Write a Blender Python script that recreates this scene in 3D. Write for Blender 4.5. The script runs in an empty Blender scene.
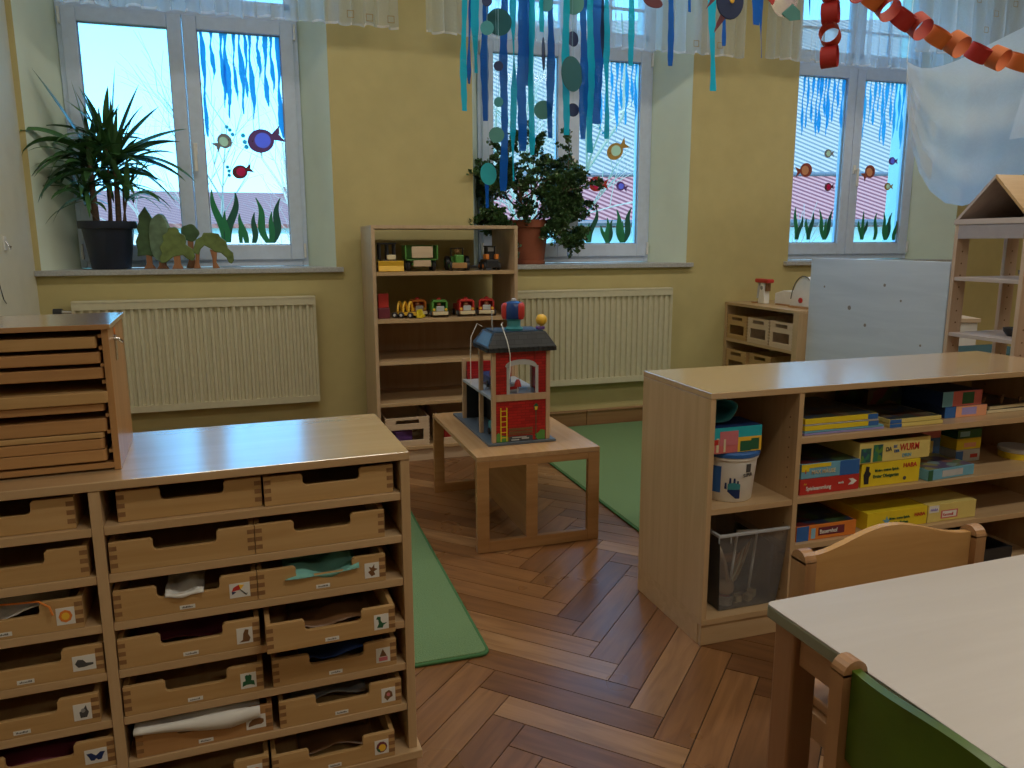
import bpy, math, random
from mathutils import Vector, Matrix
import numpy as np
S = bpy.context.scene
COL = S.collection
R = math.radians
random.seed(7)

# ---------------------------------------------------------------- camera, world, exposure
F, PIT, ROL, YAW, EYE = 767.0, .1842, -.0027, .312, 1.15
_cy, _sy = math.cos(YAW), math.sin(YAW)
FW = Vector((_sy*math.cos(PIT), _cy*math.cos(PIT), -math.sin(PIT)))
RT = Vector((_cy, -_sy, 0)); UP = RT.cross(FW)
RT2 = math.cos(ROL)*RT + math.sin(ROL)*UP; UP2 = -math.sin(ROL)*RT + math.cos(ROL)*UP
cd = bpy.data.cameras.new('camera'); cam = bpy.data.objects.new('camera', cd); COL.objects.link(cam)
cd.sensor_width = 36; cd.lens = 36*F/1024; cd.clip_start = .02; cd.clip_end = 300
m = Matrix.Identity(4)
for i in range(3): m[i][0], m[i][1], m[i][2] = RT2[i], UP2[i], -FW[i]
m[2][3] = EYE
cam.matrix_world = m; S.camera = cam

S.view_settings.view_transform = 'Standard'; S.view_settings.look = 'None'
S.view_settings.gamma = 1; S.view_settings.use_curve_mapping = False
S.view_settings.exposure = 0.0
S.cycles.use_denoising = True; S.cycles.max_bounces = 8; S.cycles.diffuse_bounces = 5
S.cycles.transparent_max_bounces = 16; S.cycles.caustics_reflective = False; S.cycles.caustics_refractive = False
S.cycles.sample_clamp_indirect = 6

W = bpy.data.worlds.new('world'); S.world = W; W.use_nodes = True
nt = W.node_tree; bg = nt.nodes['Background']
tc = nt.nodes.new('ShaderNodeTexCoord'); sx = nt.nodes.new('ShaderNodeSeparateXYZ'); cr = nt.nodes.new('ShaderNodeValToRGB')
nt.links.new(tc.outputs['Generated'], sx.inputs[0]); nt.links.new(sx.outputs[2], cr.inputs[0]); nt.links.new(cr.outputs[0], bg.inputs[0])
cr.color_ramp.elements[0].position = 0.0; cr.color_ramp.elements[0].color = (.19, .59, .88, 1)
cr.color_ramp.elements[1].position = 0.3; cr.color_ramp.elements[1].color = (.095, .43, .88, 1)
bg.inputs[1].default_value = 5.0

def area_light(name, loc, rot, sx_, sy_, energy, color):
    ld = bpy.data.lights.new(name, 'AREA'); ld.shape = 'RECTANGLE'; ld.size = sx_; ld.size_y = sy_; ld.energy = energy; ld.color = color
    o = bpy.data.objects.new(name, ld); COL.objects.link(o); o.location = loc; o.rotation_euler = rot; return o
FILL_LAMPS = [(.1, 2.75), (2.2, 2.75), (4.4, 2.75), (.9, .2), (3.4, .2), (1.8, -2.0)]      # added fill lamps, out of view: the builder below hangs one at each
FILL_POWER = [17, 17, 17, 19, 19, 16]
for i, (a, b_) in enumerate(((-.92, .25), (1.29, 2.45), (3.46, 4.6))):      # portals: guide the sky light through the windows
    p_ = area_light('window_portal', ((a+b_)/2, 4.75, 2.0), (R(90), 0, R(180)), b_-a, 1.9, 1, (1, 1, 1)); p_.data.cycles.is_portal = True
sun = bpy.data.lights.new('sun', 'SUN'); sun.energy = 3.2; sun.color = (1, .93, .82); sun.angle = R(1)
so = bpy.data.objects.new('sun', sun); COL.objects.link(so); so.rotation_euler = (R(52), 0, R(-25))

# ---------------------------------------------------------------- helpers
def ray(px, py): return (px-512)/F*RT2 - (py-384)/F*UP2 + FW
def at(px, py, Y):
    d = ray(px, py); return Vector((0, 0, EYE)) + d*(Y/d.y)
def atx(px, py, X):
    d = ray(px, py); return Vector((0, 0, EYE)) + d*(X/d.x)

class MB:
    def __init__(s): s.v = []; s.f = []; s.uv = None
    def add(s, v, f):
        n = len(s.v); s.v += [tuple(p) for p in v]; s.f += [tuple(i+n for i in q) for q in f]; return s
    def box(s, x0, y0, z0, x1, y1, z1, m=None):
        v = [(x, y, z) for z in (z0, z1) for y in (y0, y1) for x in (x0, x1)]
        if m: v = [m @ Vector(p) for p in v]
        return s.add(v, [(0, 2, 3, 1), (4, 5, 7, 6), (0, 1, 5, 4), (2, 6, 7, 3), (0, 4, 6, 2), (1, 3, 7, 5)])
    def prism(s, pts, d0, d1, axis='y', m=None):
        """extrude a 2D outline; axis y: pts are (x,z), z: (x,y), x: (y,z)"""
        g = {'y': lambda a, b, d: (a, d, b), 'z': lambda a, b, d: (a, b, d), 'x': lambda a, b, d: (d, a, b)}[axis]
        n = len(pts); v = [g(a, b, d0) for a, b in pts] + [g(a, b, d1) for a, b in pts]
        if m: v = [m @ Vector(p) for p in v]
        fs = [tuple(range(n)), tuple(range(2*n-1, n-1, -1))] + [(i, i+n, (i+1) % n+n, (i+1) % n) for i in range(n)]
        return s.add(v, fs)
    def tube(s, pts, r, n=8, cap=True):
        pts = [Vector(p) for p in pts]; rs = r if isinstance(r, (list, tuple)) else [r]*len(pts)
        v = []; prev = None
        for i, p in enumerate(pts):
            t = (pts[min(i+1, len(pts)-1)] - pts[max(i-1, 0)]).normalized()
            a = prev if prev else (Vector((0, 0, 1)) if abs(t.z) < .9 else Vector((1, 0, 0)))
            a = (a - t*a.dot(t)).normalized(); b = t.cross(a); prev = a
            v += [p + rs[i]*(math.cos(k*2*math.pi/n)*a + math.sin(k*2*math.pi/n)*b) for k in range(n)]
        f = [(i*n+k, i*n+(k+1) % n, (i+1)*n+(k+1) % n, (i+1)*n+k) for i in range(len(pts)-1) for k in range(n)]
        if cap: f += [tuple(range(n-1, -1, -1)), tuple((len(pts)-1)*n+k for k in range(n))]
        return s.add(v, f)
    def lathe(s, prof, c=(0, 0, 0), n=24, m=None, cap=True):
        v = []; c = Vector(c)
        for r, z in prof: v += [c + Vector((r*math.cos(k*2*math.pi/n), r*math.sin(k*2*math.pi/n), z)) for k in range(n)]
        if m: v = [m @ p for p in v]
        L = len(prof); f = [(i*n+k, i*n+(k+1) % n, (i+1)*n+(k+1) % n, (i+1)*n+k) for i in range(L-1) for k in range(n)]
        if cap: f += [tuple(range(n-1, -1, -1)), tuple((L-1)*n+k for k in range(n))]
        return s.add(v, f)
    def ball(s, c, r, n=12, sc=(1, 1, 1)):
        pr = [(math.sin(math.pi*i/n)*r, -math.cos(math.pi*i/n)*r) for i in range(n+1)]; pr[0] = (1e-4, -r); pr[-1] = (1e-4, r)
        m = Matrix.Translation(c) @ Matrix.Diagonal((sc[0], sc[1], sc[2], 1))
        return s.lathe(pr, n=n*2, m=m)
    def wheel(s, c, r, w, axis='x', n=20):
        m = Matrix.Translation(c) @ (Matrix.Rotation(R(90), 4, 'Y') if axis == 'x' else Matrix.Rotation(R(90), 4, 'X'))
        return s.lathe([(r*.82, -w/2), (r, -w/2*.7), (r, w/2*.7), (r*.82, w/2)], n=n, m=m)

def setp(o, label=None, cat=None, group=None, kind=None):
    if label: o['label'] = label
    if cat: o['category'] = cat
    if group: o['group'] = group
    if kind: o['kind'] = kind
    return o
def obj(name, mb, mat, parent=None, bevel=0, smooth=False, label=None, loc=None, rotz=0):
    me = bpy.data.meshes.new(name); me.from_pydata(mb.v, [], mb.f); me.update()
    import bmesh
    b = bmesh.new(); b.from_mesh(me); bmesh.ops.recalc_face_normals(b, faces=b.faces); b.to_mesh(me); b.free()
    o = bpy.data.objects.new(name, me); COL.objects.link(o)
    if mat: me.materials.append(mat)
    if smooth:
        me.polygons.foreach_set('use_smooth', [True]*len(me.polygons))
        md = o.modifiers.new('edges', 'EDGE_SPLIT'); md.split_angle = R(40)
    if bevel:
        md = o.modifiers.new('bevel', 'BEVEL'); md.width = bevel; md.segments = 2; md.limit_method = 'ANGLE'; md.angle_limit = R(40)
    if parent: o.parent = parent
    if loc is not None: o.location = loc
    if rotz: o.rotation_euler = (0, 0, rotz)
    if label: o['label'] = label
    return o
def thing(name, label, cat, loc=(0, 0, 0), rotz=0, group=None):
    o = bpy.data.objects.new(name, None); COL.objects.link(o); o.empty_display_size = .1
    o.location = loc; o.rotation_euler = (0, 0, rotz); return setp(o, label, cat, group)
def solo(name, mb, mat, label, cat, loc=(0, 0, 0), rotz=0, group=None, **k):
    o = obj(name, mb, mat, loc=loc, rotz=rotz, **k); return setp(o, label, cat, group)
def struct(name, mb, mat, parent=None, **k):
    o = obj(name, mb, mat, parent, **k)
    if parent is None: o['kind'] = 'structure'
    return o
def text(s, size, mat, parent, loc, rot=(R(90), 0, 0), name='lettering', xs=1, bold=0, ext=.0004, align='LEFT'):
    c = bpy.data.curves.new(name, 'FONT'); c.body = s; c.size = size; c.extrude = ext; c.offset = bold; c.align_x = align
    t = bpy.data.objects.new(name+'_tmp', c); COL.objects.link(t)
    dg = bpy.context.evaluated_depsgraph_get(); me = bpy.data.meshes.new_from_object(t.evaluated_get(dg))
    bpy.data.objects.remove(t); me.materials.clear(); me.materials.append(mat)
    o = bpy.data.objects.new(name, me); COL.objects.link(o); o.parent = parent; o.location = loc; o.rotation_euler = rot; o.scale = (xs, 1, 1)
    return o

# ---------------------------------------------------------------- materials
def mat(name, col, rough=.5, metal=0, spec=.5, noise=0, nscale=30, emit=None, bump=0):
    M = bpy.data.materials.new(name); M.use_nodes = True; t = M.node_tree; b = t.nodes['Principled BSDF']
    b.inputs['Roughness'].default_value = rough; b.inputs['Metallic'].default_value = metal
    b.inputs['Specular IOR Level'].default_value = spec
    tcn = t.nodes.new('ShaderNodeTexCoord'); nz = t.nodes.new('ShaderNodeTexNoise'); nz.inputs['Scale'].default_value = nscale
    nz.inputs['Detail'].default_value = 4
    t.links.new(tcn.outputs['Object'], nz.inputs['Vector'])
    rp = t.nodes.new('ShaderNodeValToRGB'); k = noise or .04
    rp.color_ramp.elements[0].position = .3; rp.color_ramp.elements[1].position = .7
    rp.color_ramp.elements[0].color = tuple(c*(1-k) for c in col)+(1,); rp.color_ramp.elements[1].color = tuple(min(1, c*(1+k)) for c in col)+(1,)
    t.links.new(nz.outputs['Fac'], rp.inputs[0]); t.links.new(rp.outputs[0], b.inputs['Base Color'])
    if bump:
        bn = t.nodes.new('ShaderNodeBump'); bn.inputs['Strength'].default_value = bump; bn.inputs['Distance'].default_value = .004
        t.links.new(nz.outputs['Fac'], bn.inputs['Height']); t.links.new(bn.outputs[0], b.inputs['Normal'])
    return M
def wood(name, c1, c2, axis='x', rough=.35, scale=6, spec=.5, streak=14):
    """grain runs along the given axis"""
    M = bpy.data.materials.new(name); M.use_nodes = True; t = M.node_tree; b = t.nodes['Principled BSDF']
    b.inputs['Roughness'].default_value = rough; b.inputs['Specular IOR Level'].default_value = spec
    tcn = t.nodes.new('ShaderNodeTexCoord'); mp = t.nodes.new('ShaderNodeMapping'); oi = t.nodes.new('ShaderNodeObjectInfo')
    t.links.new(tcn.outputs['Object'], mp.inputs['Vector'])
    s = [streak]*3; s['xyz'.index(axis)] = .8
    mp.inputs['Scale'].default_value = s
    ad = t.nodes.new('ShaderNodeVectorMath'); ad.operation = 'ADD'; cb = t.nodes.new('ShaderNodeCombineXYZ')
    ml = t.nodes.new('ShaderNodeMath'); ml.operation = 'MULTIPLY'; ml.inputs[1].default_value = 37
    t.links.new(oi.outputs['Random'], ml.inputs[0]); 
    for i in range(3): t.links.new(ml.outputs[0], cb.inputs[i])
    t.links.new(mp.outputs[0], ad.inputs[0]); t.links.new(cb.outputs[0], ad.inputs[1])
    nz = t.nodes.new('ShaderNodeTexNoise'); nz.inputs['Scale'].default_value = scale*.35; nz.inputs['Detail'].default_value = 5; nz.inputs['Roughness'].default_value = .6
    nz.inputs['Distortion'].default_value = .6
    t.links.new(ad.outputs[0], nz.inputs['Vector'])
    rp = t.nodes.new('ShaderNodeValToRGB'); rp.color_ramp.elements[0].position = .3; rp.color_ramp.elements[1].position = .72
    rp.color_ramp.elements[0].color = tuple(c1)+(1,); rp.color_ramp.elements[1].color = tuple(c2)+(1,)
    t.links.new(nz.outputs['Fac'], rp.inputs[0]); t.links.new(rp.outputs[0], b.inputs['Base Color'])
    return M
def sheer(name, col, alpha, trans=.5):
    """thin cloth or paper: lets part of the light through"""
    M = bpy.data.materials.new(name); M.use_nodes = True; t = M.node_tree; t.nodes.remove(t.nodes['Principled BSDF'])
    out = t.nodes['Material Output']; d = t.nodes.new('ShaderNodeBsdfDiffuse'); l = t.nodes.new('ShaderNodeBsdfTranslucent'); p = t.nodes.new('ShaderNodeBsdfTransparent')
    for n_ in (d, l): n_.inputs[0].default_value = tuple(col)+(1,)
    m1 = t.nodes.new('ShaderNodeMixShader'); m1.inputs[0].default_value = trans
    t.links.new(d.outputs[0], m1.inputs[1]); t.links.new(l.outputs[0], m1.inputs[2])
    m2 = t.nodes.new('ShaderNodeMixShader'); m2.inputs[0].default_value = alpha
    t.links.new(p.outputs[0], m2.inputs[1]); t.links.new(m1.outputs[0], m2.inputs[2])
    wv = t.nodes.new('ShaderNodeTexNoise'); wv.inputs['Scale'].default_value = 60
    mr = t.nodes.new('ShaderNodeMapRange'); mr.inputs['To Min'].default_value = max(0, alpha-.05); mr.inputs['To Max'].default_value = min(1, alpha+.05)
    t.links.new(wv.outputs['Fac'], mr.inputs[0]); t.links.new(mr.outputs[0], m2.inputs[0])
    t.links.new(m2.outputs[0], out.inputs[0]); return M
def glass(name, tint=(1, 1, 1), refl=.06, body=0, bodycol=(.8, .85, .9)):
    M = bpy.data.materials.new(name); M.use_nodes = True; t = M.node_tree; t.nodes.remove(t.nodes['Principled BSDF'])
    out = t.nodes['Material Output']; p = t.nodes.new('ShaderNodeBsdfTransparent'); p.inputs[0].default_value = tuple(tint)+(1,)
    g = t.nodes.new('ShaderNodeBsdfGlossy'); g.inputs['Roughness'].default_value = .08
    fr = t.nodes.new('ShaderNodeFresnel'); fr.inputs[0].default_value = 1.25
    a = p
    if body:
        d = t.nodes.new('ShaderNodeBsdfDiffuse'); d.inputs[0].default_value = tuple(bodycol)+(1,)
        mm = t.nodes.new('ShaderNodeMixShader'); mm.inputs[0].default_value = body
        t.links.new(p.outputs[0], mm.inputs[1]); t.links.new(d.outputs[0], mm.inputs[2]); a = mm
    m_ = t.nodes.new('ShaderNodeMixShader'); t.links.new(fr.outputs[0], m_.inputs[0])
    t.links.new(a.outputs[0], m_.inputs[1]); t.links.new(g.outputs[0], m_.inputs[2]); t.links.new(m_.outputs[0], out.inputs[0]); return M

BE1, BE2 = (.48, .32, .17), (.58, .41, .24)          # beech laminate
M = {}
for a in 'xyz':
    M['beech_'+a] = wood('beech_laminate_'+a, BE1, BE2, a, .28)
    M['pale_'+a] = wood('pale_birch_'+a, (.58, .43, .29), (.68, .53, .38), a, .4)
    M['oak_'+a] = wood('orange_beech_'+a, (.38, .195, .075), (.50, .28, .12), a, .35)
    M['tray_'+a] = wood('tray_alder_'+a, (.45, .27, .105), (.56, .365, .17), a, .45)
M['top'] = wood('beech_laminate_top', BE1, BE2, 'x', .25)
for k_ in ('top',):
    b_ = M[k_].node_tree.nodes['Principled BSDF']; b_.inputs['Coat Weight'].default_value = 1; b_.inputs['Coat Roughness'].default_value = .17; b_.inputs['Coat IOR'].default_value = 1.85
M['joint'] = wood('end_grain', (.22, .11, .045), (.30, .16, .07), 'y', .5)
M['wall'] = mat('yellow_plaster', (.53, .455, .215), .85, noise=.04, nscale=9, bump=.15)
M['wall_white'] = mat('cream_plaster', (.72, .72, .62), .85, noise=.03, nscale=9, bump=.15)
M['reveal'] = mat('pale_reveal_plaster', (.76, .86, .73), .8, noise=.03, nscale=6)
M['ceiling'] = mat('white_ceiling', (.8, .79, .74), .9)
M['frame'] = mat('white_window_plastic', (.62, .73, .92), .35)
M['sill'] = mat('grey_stone_sill', (.42, .43, .44), .3, noise=.15, nscale=120)
M['glass'] = glass('window_glass')
M['radiator'] = mat('cream_radiator_enamel', (.62, .58, .42), .4)
M['dark'] = mat('dark_gap', (.012, .012, .014), .7)
M['black'] = mat('black_plastic', (.02, .022, .028), .45)
M['chrome'] = mat('chrome', (.6, .6, .6), .25, metal=1)
M['white'] = mat('white_paint', (.8, .8, .78), .5)
M['paper'] = mat('white_paper', (.72, .72, .70), .7)
M['rug'] = mat('green_rug_pile', (.15, .255, .115), .95, noise=.16, nscale=260, bump=.8)
M['rug_edge'] = mat('green_rug_binding', (.05, .15, .05), .9)
M['base'] = wood('brown_baseboard', (.24, .125, .05), (.32, .18, .08), 'x', .4)
for n_, c_ in dict(red=(.52, .035, .03), yellow=(.85, .52, .05), green=(.10, .30, .06), blue=(.03, .13, .42), orange=(.75, .23, .04), teal=(.05, .28, .33),
                   lightblue=(.25, .5, .68), pink=(.6, .18, .22), purple=(.16, .07, .30), brown=(.18, .09, .04), grey=(.28, .29, .31), darkgrey=(.07, .075, .085),
                   darkgreen=(.02, .12, .06), navy=(.012, .035, .14), cream=(.7, .62, .42), silver=(.5, .52, .55), turq=(.02, .42, .52), maroon=(.16, .03, .05)).items():
    M[n_] = mat(n_+'_paint', c_, .4)
# ---------------------------------------------------------------- the room
WY = 4.38; GY = 4.64; LX = -1.068; RX = 6.2; FY = -3.4; CZ = 3.15; SZ = 1.012
WIN = [(-1.042, .395, -.915, .262), (1.182, 2.585, 1.285, 2.448), (3.354, 4.77, 3.450, 4.600)]      # opening at the wall face x0,x1 and at the frame
WT = 2.96
# floor: herringbone parquet, every strip modelled, dark joints between
bx = MB().box(LX-.3, FY-.3, -.12, RX+.3, WY+.6, -.0035)
floor = struct('floor', bx, mat('dark_floor_joint', (.035, .02, .012), .7))
Lp, wp = .4695, .0889; ox = .542-Lp/math.sqrt(2); oy = 1.71-(Lp+2*wp)/math.sqrt(2)
pv, pf, puv, pr = [], [], [], []
rnd = random.Random(3); q2 = math.sqrt(2)
def plank(u0, v0, du, dv, along_u):
    g = .0013; cs = [(u0+g, v0+g), (u0+du-g, v0+g), (u0+du-g, v0+dv-g), (u0+g, v0+dv-g)]
    P = [((u-v)/q2+ox, (u+v)/q2+oy) for u, v in cs]
    if max(p[0] for p in P) < LX or min(p[0] for p in P) > RX or max(p[1] for p in P) < FY or min(p[1] for p in P) > WY: return
    P = [(min(max(x, LX-.02), RX+.02), min(max(y, FY-.02), WY+.02)) for x, y in P]
    n = len(pv); h = rnd.uniform(-.0002, .0002)
    for (x, y) in P: pv.append((x, y, h))
    for (x, y) in P: pv.append((x, y, -.0033))
    pf.extend([(n, n+1, n+2, n+3), (n, n+4, n+5, n+1), (n+1, n+5, n+6, n+2), (n+2, n+6, n+7, n+3), (n+3, n+7, n+4, n)])
    r_ = rnd.random(); o_ = rnd.uniform(0, 40)
    loc = [((u-u0), (v-v0)) if along_u else ((v-v0), (u-u0)) for u, v in cs]; loc = loc+loc
    for fc in pf[-5:]:
        for vi in fc: puv.append((loc[vi-n][0]+o_, loc[vi-n][1]+o_*.37)); pr.append(r_)
for j in range(-22, 24):
    for k in range(-75, 90):
        a = k*wp+j*Lp; b = k*wp-j*Lp
        plank(a, b, Lp, wp, True); plank(a+Lp, b+wp-Lp, wp, Lp, False)
me = bpy.data.meshes.new('parquet'); me.from_pydata(pv, [], pf)
uvl = me.uv_layers.new(name='UVMap'); uvl.data.foreach_set('uv', [c for p in puv for c in p])
at_ = me.attributes.new('shade', 'FLOAT', 'CORNER'); at_.data.foreach_set('value', pr)
po = bpy.data.objects.new('parquet', me); COL.objects.link(po); po.parent = floor
PM = bpy.data.materials.new('parquet_oak'); PM.use_nodes = True; t = PM.node_tree; b = t.nodes['Principled BSDF']
un = t.nodes.new('ShaderNodeUVMap'); un.uv_map = 'UVMap'; mp = t.nodes.new('ShaderNodeMapping'); mp.inputs['Scale'].default_value = (1.6, 15, 1)
nz = t.nodes.new('ShaderNodeTexNoise'); nz.inputs['Scale'].default_value = 2.4; nz.inputs['Detail'].default_value = 7; nz.inputs['Distortion'].default_value = 1.0
t.links.new(un.outputs[0], mp.inputs[0]); t.links.new(mp.outputs[0], nz.inputs['Vector'])
an = t.nodes.new('ShaderNodeAttribute'); an.attribute_name = 'shade'
r1 = t.nodes.new('ShaderNodeValToRGB'); e = r1.color_ramp.elements
e[0].position = 0; e[0].color = (.13, .056, .022, 1); e[1].position = 1; e[1].color = (.34, .19, .088, 1)
e2 = r1.color_ramp.elements.new(.4); e2.color = (.215, .10, .038, 1); e3 = r1.color_ramp.elements.new(.75); e3.color = (.26, .125, .05, 1)
t.links.new(an.outputs['Fac'], r1.inputs[0])
r2 = t.nodes.new('ShaderNodeValToRGB'); r2.color_ramp.elements[0].position = .25; r2.color_ramp.elements[0].color = (.66, .60, .55, 1); r2.color_ramp.elements[1].position = .68; r2.color_ramp.elements[1].color = (1.12, 1.1, 1.08, 1)
t.links.new(nz.outputs['Fac'], r2.inputs[0])
mx = t.nodes.new('ShaderNodeMix'); mx.data_type = 'RGBA'; mx.blend_type = 'MULTIPLY'; mx.inputs[0].default_value = 1
t.links.new(r1.outputs[0], mx.inputs[6]); t.links.new(r2.outputs[0], mx.inputs[7]); t.links.new(mx.outputs[2], b.inputs['Base Color'])
tco = t.nodes.new('ShaderNodeTexCoord'); nz2 = t.nodes.new('ShaderNodeTexNoise'); nz2.inputs['Scale'].default_value = 5; t.links.new(tco.outputs['Object'], nz2.inputs['Vector'])
mr = t.nodes.new('ShaderNodeMapRange'); mr.inputs['To Min'].default_value = .2; mr.inputs['To Max'].default_value = .42; t.links.new(nz2.outputs['Fac'], mr.inputs[0]); t.links.new(mr.outputs[0], b.inputs['Roughness'])
bn = t.nodes.new('ShaderNodeBump'); bn.inputs['Strength'].default_value = .12; bn.inputs['Distance'].default_value = .002; t.links.new(nz.outputs['Fac'], bn.inputs['Height']); t.links.new(bn.outputs[0], b.inputs['Normal'])
me.materials.append(PM)

struct('ceiling', MB().box(LX-.3, FY-.3, CZ, RX+.3, WY+.6, CZ+.2), M['ceiling'])
struct('wall_left', MB().box(LX-.25, FY-.3, 0, LX, WY, CZ), M['wall_white'])
struct('wall_right', MB().box(RX, FY-.3, 0, RX+.25, WY, CZ), M['wall'])
struct('wall_front', MB().box(LX, FY-.3, 0, RX, FY, CZ), M['wall'])
wb = MB(); edges = [LX-.25] + [e for w in WIN for e in (w[0], w[1])] + [RX+.25]
for i in range(0, 8, 2): wb.box(edges[i], WY, 0, edges[i+1], WY+.5, CZ)
for w in WIN: wb.box(w[0], WY, 0, w[1], WY+.5, SZ-.028); wb.box(w[0], WY, WT, w[1], WY+.5, CZ)
# piers get splayed reveals as a separate skin in the paler paint
wall_back = struct('wall_back', wb, M['wall'])
rv = MB()
for (a, b_, c, d) in WIN:
    rv.prism([(a, WY+.001), (c, GY+.02), (c, WY+.5), (a-.0, WY+.5)], SZ-.01, WT, 'z')
    rv.prism([(b_, WY+.001), (b_, WY+.5), (d, WY+.5), (d, GY+.02)], SZ-.01, WT, 'z')
    rv.prism([(WY+.001, WT), (GY+.02, WT-.06), (WY+.5, WT-.06), (WY+.5, WT)], a, b_, 'x')
obj('window_reveal', rv, M['reveal'], wall_back, label='pale greenish white splayed window reveals')
# baseboard
bb = MB().box(LX, WY-.022, 0, 1.9, WY, .10).box(1.903, WY-.022, 0, RX, WY, .10)
bb.box(LX, WY-.03, .088, 1.9, WY, .098).box(1.903, WY-.03, .088, RX, WY, .098)
struct('baseboard_back', bb, M['base'], bevel=.003)
struct('baseboard_left', MB().box(LX, FY, 0, LX+.02, WY-.031, .10), wood('brown_baseboard_left', (.24, .125, .05), (.32, .18, .08), 'y', .4), bevel=.003)
# sills
for i, (a, b_, c, d) in enumerate(WIN):
    s = MB().box(max(a-.035, LX+.001), WY-.035, SZ-.027, b_+.035, WY-.0005, SZ).box(a+.001, WY-.0005, SZ-.027, b_-.001, GY+.03, SZ)
    struct('trim_%d' % (i+1), s, M['sill'], bevel=.003)

# ---- windows
streak_mats = [sheer('blue_glass_paint_a', (.12, .66, .95), .96, .75), sheer('blue_glass_paint_b', (.16, .72, .98), .93, .75)]
def window(i, a, d):
    t = bpy.data.objects.new('window_%d' % i, None); COL.objects.link(t); t['kind'] = 'structure'; t.location = (a, GY, SZ+.002)
    W_ = d-a; H_ = WT-.06-SZ-.004; tr = 1.287                       # transom height above the sill
    f = MB(); o = .032
    f.box(0, 0, 0, o, .07, H_).box(W_-o, 0, 0, W_, .07, H_).box(o, 0, 0, W_-o, .07, .04).box(o, 0, H_-.04, W_-o, .07, H_).box(o, 0, tr+.02, W_-o, .07, tr+.085)
    obj('window_frame', f, M['frame'], t, bevel=.004)
    mid = W_/2
    for k, (x0, x1) in enumerate(((o-.008, mid-.002), (mid+.002, W_-o+.008))):
        s = .070; z0, z1 = .036, tr+.022; c = MB()
        c.box(x0, -.018, z0, x0+s, .045, z1).box(x1-s, -.018, z0, x1, .045, z1).box(x0+s, -.018, z0, x1-s, .045, z0+s+.012).box(x0+s, -.018, z1-s, x1-s, .045, z1)
        cs = obj('casement', c, M['frame'], t, bevel=.005)
        gk = MB(); e_ = .004; zz0, zz1 = z0+s+.012, z1-s
        gk.box(x0+s, .0, zz0, x0+s+e_, .012, zz1).box(x1-s-e_, 0, zz0, x1-s, .012, zz1).box(x0+s, 0, zz0, x1-s, .012, zz0+e_).box(x0+s, 0, zz1-e_, x1-s, .012, zz1)
        obj('gasket', gk, M['grey'], cs)
        obj('pane', MB().box(x0+s, .014, zz0, x1-s, .020, zz1), M['glass'], cs)
        if k: 
            h = MB().box(x0+.012, -.03, .60, x0+.034, -.018, .66).box(x0+.018, -.058, .617, x0+.028, -.03, .628).box(x0+.014, -.066, .51, x0+.032, -.054, .635)
            obj('window_handle', h, M['white'], cs, bevel=.003)
        hx = x0-.012 if k == 0 else x1
        obj('hinge', MB().box(hx, -.03, z0+.01, hx+.012, -.005, z0+.09).box(hx, -.03, z1-.09, hx+.012, -.005, z1-.01), M['white'], cs, bevel=.003)
    # upper light with muntins
    u0, u1 = tr+.085, H_-.04; um = MB()
    for k, (x0, x1) in enumerate(((o, mid-.02), (mid+.02, W_-o))):
        um.box(x0, .0, u0, x0+.035, .05, u1).box(x1-.035, 0, u0, x1, .05, u1).box(x0, 0, u0, x1, .05, u0+.035).box(x0, 0, u1-.035, x1, .05, u1)
        um.box((x0+x1)/2-.009, .01, u0, (x0+x1)/2+.009, .035, u1).box(x0, .01, u0+.175, x1, .035, u0+.19)
    um.box(mid-.022, 0, u0, mid+.022, .06, u1)
    ul = obj('upper_light', um, M['frame'], t, bevel=.003)
    obj('pane', MB().box(o, .02, u0, W_-o, .026, u1), M['glass'], ul)
    return t
for i, w in enumerate(WIN): window(i+1, w[2], w[3])

# painted blue water running down the glass, one painting to a pane
def streaks(px0, px1, y0, y1, lens, label, seed):
    """px/py of the pane's top edge; lens: (fraction across, drop in px, width in px)"""
    r_ = random.Random(seed); Yg = GY+.0125
    objs = MB()
    for ii, (fx, dpx, wpx) in enumerate(lens):
        Yg = GY+.0125-.0004*ii
        x = px0+(px1-px0)*fx; ytop = y0+(y1-y0)*fx
        A = at(x, ytop, Yg); B = at(x, ytop+dpx, Yg); wd = wpx*.0078; n = 22; v = []
        ph = r_.uniform(0, 6)
        for k in range(n+1):
            s = k/n; z = A.z+(B.z-A.z)*s; xx = A.x+.004*math.sin(ph+s*7)+.002*math.sin(ph*2+s*19)
            ww = wd*(.5+.28*math.sin(ph+s*9)+.2*r_.random())*(1 if s < .85 else 1-(s-.85)*4.5)
            v += [(xx-ww/2, Yg-.0004, z), (xx+ww/2, Yg-.0004, z)]
        f = [(2*k, 2*k+1, 2*k+3, 2*k+2) for k in range(n)]
        objs.add(v, f)
    o = solo('painted_water', objs, streak_mats[seed % 2], label, 'window painting', group=None)
    md = o.modifiers.new('thick', 'SOLIDIFY'); md.thickness = .0006; md.offset = 0
streaks(198, 280, 28.5, 33.5, [(.03, 108, 4), (.15, 50, 3.4), (.27, 78, 4), (.32, 88, 5.5), (.42, 70, 3), (.5, 83, 4.5), (.56, 66, 3), (.62, 88, 4.5), (.72, 46, 3.6), (.8, 74, 4), (.88, 60, 3.5), (.96, 105, 5)], 'blue painted water dripping down the right pane of the left window, beside the palm-like plant', 2)
streaks(584, 638, 59.5, 63.5, [(.04, 60, 4), (.12, 72, 4), (.22, 45, 3), (.32, 66, 4), (.42, 52, 3.5), (.52, 40, 3), (.62, 70, 4), (.7, 48, 3), (.8, 62, 4.4), (.9, 44, 3.4), (.97, 60, 3.5)], 'blue painted water dripping down the right pane of the middle window', 3)
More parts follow.
